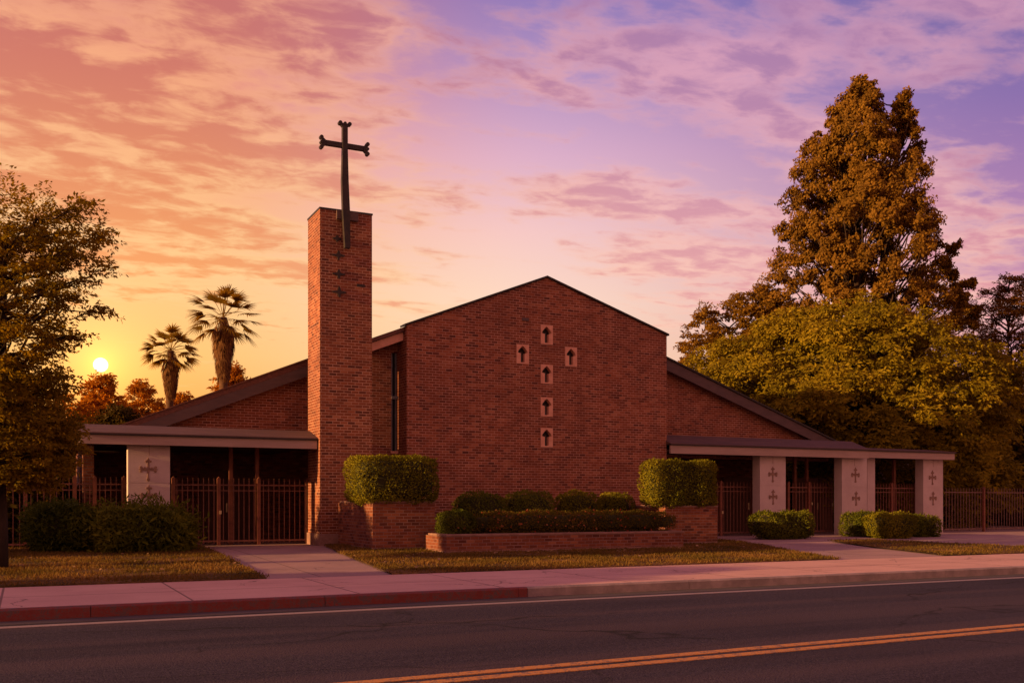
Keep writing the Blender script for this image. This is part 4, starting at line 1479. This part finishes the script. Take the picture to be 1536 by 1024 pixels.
# --- tall rust-coloured tree behind the right wing
def tall_tree():
    rg = np.random.default_rng(11)
    Y0 = 46.0
    px = 1297
    b = at(px, HOR, Y0)
    k = at(px + 1, HOR, Y0)
    s = Y0 / (CA - SA * (px - 768) / F) / F             # metres per pixel across the view
    rt = Vector((CA, -SA, 0))
    fw = Vector((SA, CA, 0))

    def zpx(py):
        return CAMZ + (HOR - py) * s
    root = thing('tree', (b.x, b.y, 0.0), 'very tall rust-brown tree with two peaks behind the rounded tree', 'tree')
    # (py, left px, right px)
    out = [(122, 1284, 1296), (140, 1268, 1312), (165, 1250, 1326), (200, 1216, 1342), (240, 1196, 1372), (300, 1170, 1402), (350, 1164, 1412), (400, 1152, 1430), (440, 1136, 1454), (490, 1146, 1448), (560, 1190, 1420), (620, 1230, 1380)]
    pys = [o[0] for o in out]
    mb = MB()
    top = zpx(130)
    t1 = [b + rt * (q * s) + Vector((0, 0, z - CAMZ)) for q, z in ((0, 0), (4, 4), (-4, zpx(520)), (-14, zpx(430)), (-12, zpx(330)), (-8, zpx(230)), (-6, top))]
    mb.tube(t1, [0.62, 0.5, 0.42, 0.34, 0.25, 0.14, 0.04], 10)
    t2 = [b + rt * (q * s) + Vector((0, 0, z - CAMZ)) for q, z in ((0, zpx(560)), (18, zpx(480)), (30, zpx(380)), (44, zpx(260)), (56, zpx(150)))]
    mb.tube(t2, [0.36, 0.3, 0.22, 0.13, 0.03], 8)
    C, Rr = [], []
    n = 0
    while n < 430:
        py = rg.uniform(126, 640)
        lo = np.interp(py, pys, [o[1] for o in out])
        hi = np.interp(py, pys, [o[2] for o in out])
        if py > 520 and rg.random() < 0.6:
            continue
        if py < 200 and n % 3 == 0:
            py = rg.uniform(122, 160)
            lo = np.interp(py, pys, [o[1] for o in out])
            hi = np.interp(py, pys, [o[2] for o in out])
        mid_, hw_ = (lo + hi) / 2, (hi - lo) / 2
        a = rg.uniform(0, 6.28)
        rad = (0.15 + 0.85 * rg.random() ** 0.55) * rg.uniform(0.86, 1.03)
        q = mid_ - px + math.cos(a) * hw_ * rad
        dpt = math.sin(a) * min(hw_, 125) * rad
        # keep a cleft between the two peaks
        if py < 215 and 1322 < px + q:
            continue
        C.append(b + rt * (q * s) + fw * (dpt * s) + Vector((0, 0, zpx(py) - CAMZ)))
        Rr.append(rg.uniform(0.40, 0.95) * (0.30 + 0.70 * min(1, hw_ / 75)))
        n += 1
    for i in range(30):                                  # second peak
        f_ = rg.random()
        py = 142 + 90 * f_
        q = 1356 - px + rg.normal(0, 5 + 11 * f_)
        C.append(b + rt * (q * s) + fw * (rg.normal(0, 12) * s) + Vector((0, 0, zpx(py) - CAMZ)))
        Rr.append(rg.uniform(0.28, 0.55))
    for i in range(22):                                  # loose tufts at right
        py = rg.uniform(360, 500)
        q = np.interp(py, [360, 440, 500], [1418, 1450, 1445]) - px + rg.normal(0, 9)
        C.append(b + rt * (q * s) + fw * (rg.normal(0, 20) * s) + Vector((0, 0, zpx(py) - CAMZ)))
        Rr.append(rg.uniform(0.28, 0.5))
    for c_, r_ in zip(C, Rr):
        hgt = c_.z
        # limb from the nearer leader
        tr_ = t1 if (c_ - b).dot(rt) < 14 * s else t2
        zz_ = hgt - (Vector((c_.x, c_.y, 0)) - Vector((b.x, b.y, 0))).length * 0.75
        zz_ = max(zz_, tr_[0].z + 1.0)
        for p, q in zip(tr_[:-1], tr_[1:]):
            if p.z <= zz_ <= q.z:
                st_ = p.lerp(q, (zz_ - p.z) / (q.z - p.z))
                limb(mb, st_, c_, 0.085, 0.02, rg, 0.5, 5, 4, -0.04)
                break
    mb.build('trunk', M['bark_red'], root, smooth=True)
    C = np.array([tuple(c_) for c_ in C])
    Rr = np.array(Rr)
    # each puff is itself a knot of smaller tufts
    sub = 11
    cc = np.repeat(C, sub, axis=0)
    rr = np.repeat(Rr, sub)
    cc = cc + unit(rg.normal(0, 1, cc.shape)) * (rr * rg.uniform(0.3, 1.15, len(rr)))[:, None] * np.array([1, 1, 0.8])
    ow = cc - np.array([b.x, b.y, 0.0])
    ow[:, 2] = 0.25 * np.linalg.norm(ow[:, :2], axis=1)
    v = puffs(rg, cc, rr * 0.42, 36, 0.19, 0.58, outward=unit(ow))
    quads_object('crown', v, M['leaf_tall'], root)


tall_tree()


# --- rounded spreading tree of layered drooping sprays
def dome_tree(name, label, px, Y0, zb, tab, mat, seed, n_clump, n_spray, length, n_leaf, size, trunk_r=0.35, inner=0.25, bark='bark', sx=1.0, gap=0.0, droop=0.45, spread=0.5, tz=0.0):
    rg = np.random.default_rng(seed)
    b = at(px, HOR, Y0)
    root = thing(name, (b.x, b.y, 0.0), label, 'tree')
    zt = tab[-1][0]
    mb = MB()
    mb.tube([(b.x, b.y, -0.1), (b.x + 0.1, b.y, zb * 0.6), (b.x - 0.1, b.y, zb + (zt - zb) * 0.35), (b.x, b.y, zb + (zt - zb) * 0.8)], [trunk_r, trunk_r * 0.8, trunk_r * 0.55, trunk_r * 0.12], 9)
    O, Dv = [], []
    zz_ = np.linspace(zb, zt, 60)
    wgt = np.array([profile(tab, z) + 0.3 for z in zz_])
    for i in range(n_clump):
        z = rg.choice(zz_, p=wgt / wgt.sum()) + rg.normal(0, 0.1)
        z = min(max(z, zb), zt - 0.05)
        a = i * 2.39996 + rg.normal(0, 0.3)
        R0 = profile(tab, z)
        lump = 1.0 + 0.10 * math.sin(a * 3 + z * 1.1 + seed) + 0.06 * math.sin(a * 7 - z * 2.0)
        if gap and math.sin(a * 4 + z * 2.3) * math.sin(a * 2.3 - z * 1.7) > 1.0 - gap:
            continue
        r = R0 * lump * (rg.uniform(0.92, 1.03) if rg.random() > inner else rg.uniform(0.45, 0.9))
        p = Vector((b.x + math.cos(a) * r * sx, b.y + math.sin(a) * r, z))
        od = Vector((math.cos(a), math.sin(a), 0.25 + tz))
        zc = max(zb * 0.7, z - r * 0.6)
        if i % 2 == 0:
            limb(mb, (b.x, b.y, zc), p, trunk_r * 0.22, trunk_r * 0.05, rg, 0.5, 5, 4, 0.05)
        for k in range(n_spray):
            dd = od + Vector(rg.normal(0, spread, 3))
            O.append(tuple(p + Vector(rg.normal(0, 0.22 * length, 3)) - od * length * 0.45))
            Dv.append((dd.x, dd.y, dd.z * 0.6))
    mb.build('trunk', M[bark], root, smooth=True)
    v = sprays(rg, np.array(O), np.array(Dv), length, n_leaf, size, droop, 0.45)
    quads_object('crown', v, M[mat], root)
    return root


YR = 39.0
sR = YR / (CA - SA * (1262 - 768) / F) / F
zp = lambda py, s_: CAMZ + (HOR - py) * s_
tabR = [(0.8, 5.6), (2.0, 7.2), (zp(640, sR), 7.9), (zp(600, sR), 7.9), (zp(560, sR), 7.35), (zp(525, sR), 6.2), (zp(495, sR), 4.7), (zp(472, sR), 2.9), (zp(456, sR), 0.6)]
dome_tree('tree', 'wide rounded yellow-green tree behind the right porch roof', 1262, YR, 0.8, tabR, 'leaf_round', 21, 950, 10, 0.95, 34, 0.20, 0.4, 0.35)

# gold tree peeping out left of the tall one
YG = 52.0
sG = YG / (CA - SA * (1092 - 768) / F) / F
dome_tree('tree', 'golden tree peeping above the rounded tree, left of the tall one', 1094, YG, 3.0, [(3.0, 2.6), (zp(560, sG), 3.2), (zp(520, sG), 2.9), (zp(480, sG), 2.45), (zp(455, sG), 1.5), (zp(440, sG), 0.4)], 'leaf_gold', 31, 240, 9, 0.6, 24, 0.21, 0.25, 0.35, gap=0.3, spread=0.8, droop=0.2)
dome_tree('tree', 'golden crown between the small gold tree and the tall tree', 1150, 50.0, 3.0, [(3.0, 2.0), (zp(540, sG), 2.4), (zp(480, sG), 2.0), (zp(450, sG), 1.3), (zp(436, sG), 0.3)], 'leaf_gold', 32, 180, 9, 0.6, 24, 0.21, 0.2, 0.35, gap=0.2, spread=0.8, droop=0.2)

# sparse dark tree at the right edge
YS = 44.0
sS = YS / (CA - SA * (1512 - 768) / F) / F
dome_tree('tree', 'sparse brown tree with bare limbs at the right edge', 1513, YS, 2.5, [(2.5, 2.0), (zp(640, sS), 3.3), (zp(560, sS), 3.7), (zp(500, sS), 3.2), (zp(450, sS), 2.2), (zp(408, sS), 0.5)], 'leaf_sparse', 41, 470, 7, 0.55, 24, 0.155, 0.24, 0.45, gap=0.3, spread=0.9, droop=0.15, tz=0.3)
# dark trees behind the right fence
for i, (px, Yd, pt, r, lab) in enumerate(((1452, 40.0, 640, 2.6, 'dark low tree behind the side gate at right'), (1535, 36.5, 600, 2.6, 'dark low tree behind the fence at the right edge'),
                                          (1600, 41.0, 560, 3.4, 'dark tree beyond the right edge behind the fence'), (1395, 47.0, 590, 3.5, 'dark tree behind the rounded tree and the last pillar'),
                                          (1490, 52.0, 610, 4.0, 'dark far tree seen between fence and sparse tree'))):
    s_ = Yd / (CA - SA * (px - 768) / F) / F
    zt = zp(pt, s_)
    dome_tree('tree', lab, px, Yd, 0.3, [(0.3, r * 0.9), (zt * 0.4, r), (zt * 0.75, r * 0.75), (zt, 0.3)], 'leaf_dark', 50 + i, 260, 8, 0.7, 22, 0.25, 0.2, 0.3)
# low-lying trees around the setting sun at left
for i, (px, Yd, pt, r, mt, lab) in enumerate(((152, 72.0, 560, 2.3, 'leaf_sunglow', 'rounded tree with painted sun glow right under the setting sun'), (212, 80.0, 572, 2.6, 'leaf_sunglow', 'airy tree with painted sun glow between the sun and the smaller palm'),
                                              (95, 66.0, 590, 3.0, 'leaf_sunglow', 'glow-painted tree behind the big left tree, beside the sun'), (25, 60.0, 600, 3.2, 'leaf_dark', 'dark tree far behind the trunk of the big left tree'),
                                              (350, 62.0, 552, 1.6, 'leaf_sunglow', 'small tree with painted sun glow behind the taller palm trunk'), (275, 70.0, 590, 1.8, 'leaf_sunglow', 'low bush tree with painted sun glow behind the smaller palm trunk'),
                                              (178, 58.0, 610, 1.7, 'leaf_dark', 'low dark tree just above the left porch roof end'), (2, 32.2, 640, 1.7, 'leaf_dark', 'dark low tree behind the iron fence at left'),
                                              (-40, 45.0, 640, 3.4, 'leaf_dark', 'dark tree beyond the left edge behind the fence'), (130, 50.0, 640, 2.2, 'leaf_dark', 'dark tree behind the left end of the porch'))):
    s_ = Yd / (CA - SA * (px - 768) / F) / F
    zt = zp(pt, s_)
    dome_tree('tree', lab, px, Yd, 0.6, [(0.6, r * 0.8), (zt * 0.45, r), (zt * 0.78, r * 0.78), (zt, 0.3)], mt, 70 + i, 220, 8, 0.55, 22, 0.22, 0.2, 0.3, gap=0.25 if mt == 'leaf_sunglow' else 0.0, spread=0.8, droop=0.2)


# --- fan palms
def palm(label, px, py, Y0, rpx, seed, lean=0.0):
    rg = np.random.default_rng(seed)
    c = at(px, py, Y0)
    s = Y0 / (CA - SA * (px - 768) / F) / F
    Rf = rpx * s
    root = thing('palm_tree', (c.x, c.y, 0.0), label, 'palm tree')
    mb = MB()
    n = 14
    mb.tube([(c.x - lean * (1 - i / (n - 1)), c.y, c.z * i / (n - 1)) for i in range(n)], [0.30 - 0.009 * i + (0.02 if i % 2 else 0) for i in range(n)], 10)
    mb.build('trunk', M['palm_bark'], root, smooth=True)
    strips = []

    def fan(o, d, nrm, pet, rad, nl, dr, wd, half):
        d = d / np.linalg.norm(d)
        nrm = nrm - d * nrm.dot(d)
        nrm /= np.linalg.norm(nrm)
        sd = np.cross(d, nrm)
        hub = o + d * pet - np.array([0, 0, 0.08 * pet])
        w_ = 0.022
        strips.append((o + sd * w_, o - sd * w_, hub - sd * w_, hub + sd * w_))
        for a in np.linspace(-half, half, nl):
            a = a + rg.normal(0, 0.03)
            dd = d * math.cos(a) + sd * math.sin(a)
            ln = rad * rg.uniform(0.85, 1.1) * (1 - 0.18 * (abs(a) / half) ** 2)
            pp = np.cross(dd, nrm)
            prev = hub
            for k in range(4):
                t0, t1 = k / 4.0, (k + 1) / 4.0
                q = hub + dd * ln * t1 - np.array([0, 0, dr * ln * t1 ** 2.4]) - nrm * 0.05 * t1
                wa, wb = wd * (1 - t0 ** 2.2), wd * (1 - t1 ** 2.2) + 0.002
                strips.append((prev + pp * wa, prev - pp * wa, q - pp * wb, q + pp * wb))
                prev = q
    top = np.array([c.x, c.y, c.z])
    nf = 38
    for i in range(nf):
        a = i * 2.39996
        e = math.asin(min(1, -0.55 + 1.52 * (i + 0.5) / nf))
        d = np.array([math.cos(a) * math.cos(e), math.sin(a) * math.cos(e), math.sin(e)])
        nr = np.array([-math.cos(a) * math.sin(e), -math.sin(a) * math.sin(e), math.cos(e) + 0.01]) + rg.normal(0, 0.25, 3)
        fan(top, d, nr, Rf * rg.uniform(0.52, 0.72), Rf * 0.46, 16, 0.22, 0.045, 1.2)
    v = np.array(strips).reshape(-1, 3)
    quads_object('fronds', v, M['frond'], root)
    strips.clear()
    zs = rpx * 1.9 * s
    for i in range(170):
        a = rg.uniform(0, 6.28)
        f_ = rg.random() ** 0.8
        z = c.z + 0.05 - f_ * zs * 0.62
        r0 = 0.2 + 0.28 * (1 - f_) * Rf / 2
        o = np.array([c.x + math.cos(a) * r0 * 0.6, c.y + math.sin(a) * r0 * 0.6, z])
        d = np.array([math.cos(a) * (0.42 - 0.25 * f_), math.sin(a) * (0.42 - 0.25 * f_), -1.0])
        fan(o, d, np.array([math.cos(a), math.sin(a), 0.3]), 0.28 * Rf, Rf * 0.34, 7, 0.05, 0.04, 0.42)
    quads_object('dead_skirt', np.array(strips).reshape(-1, 3), M['frond_dead'], root)


palm('taller fan palm with a shaggy brown skirt behind the left church roof', 335, 476, 58.0, 57, 3)
palm('smaller fan palm with a shaggy skirt, nearer the setting sun', 256, 526, 64.0, 43, 4, 0.2)

# unseen tree added outside the left edge: its long shadow keeps the near pavement dull
b_ = Vector((-13.0, 16.6, 0))
px_ = 768 + F * (b_.x * CA - b_.y * SA) / (b_.x * SA + b_.y * CA)
dome_tree('tree', 'added unseen tree beyond the left edge of the view, shading the sidewalk', px_, b_.y, 1.6, [(1.6, 1.2), (2.6, 2.4), (3.6, 2.0), (4.5, 0.3)], 'leaf_left', 90, 160, 8, 0.6, 20, 0.2, 0.2, 0.4)
b_ = Vector((-9.5, 27.0, 0))  # second unseen tree, added to shade the tall planter and left bushes
px_ = 768 + F * (b_.x * CA - b_.y * SA) / (b_.x * SA + b_.y * CA)
dome_tree('tree', 'added unseen low tree beyond the left edge of the view, shading planter and bushes', px_, b_.y, 0.5, [(0.5, 1.5), (2.0, 2.0), (3.8, 1.7), (4.9, 0.3)], 'leaf_dark', 91, 200, 8, 0.6, 20, 0.2, 0.2, 0.4)
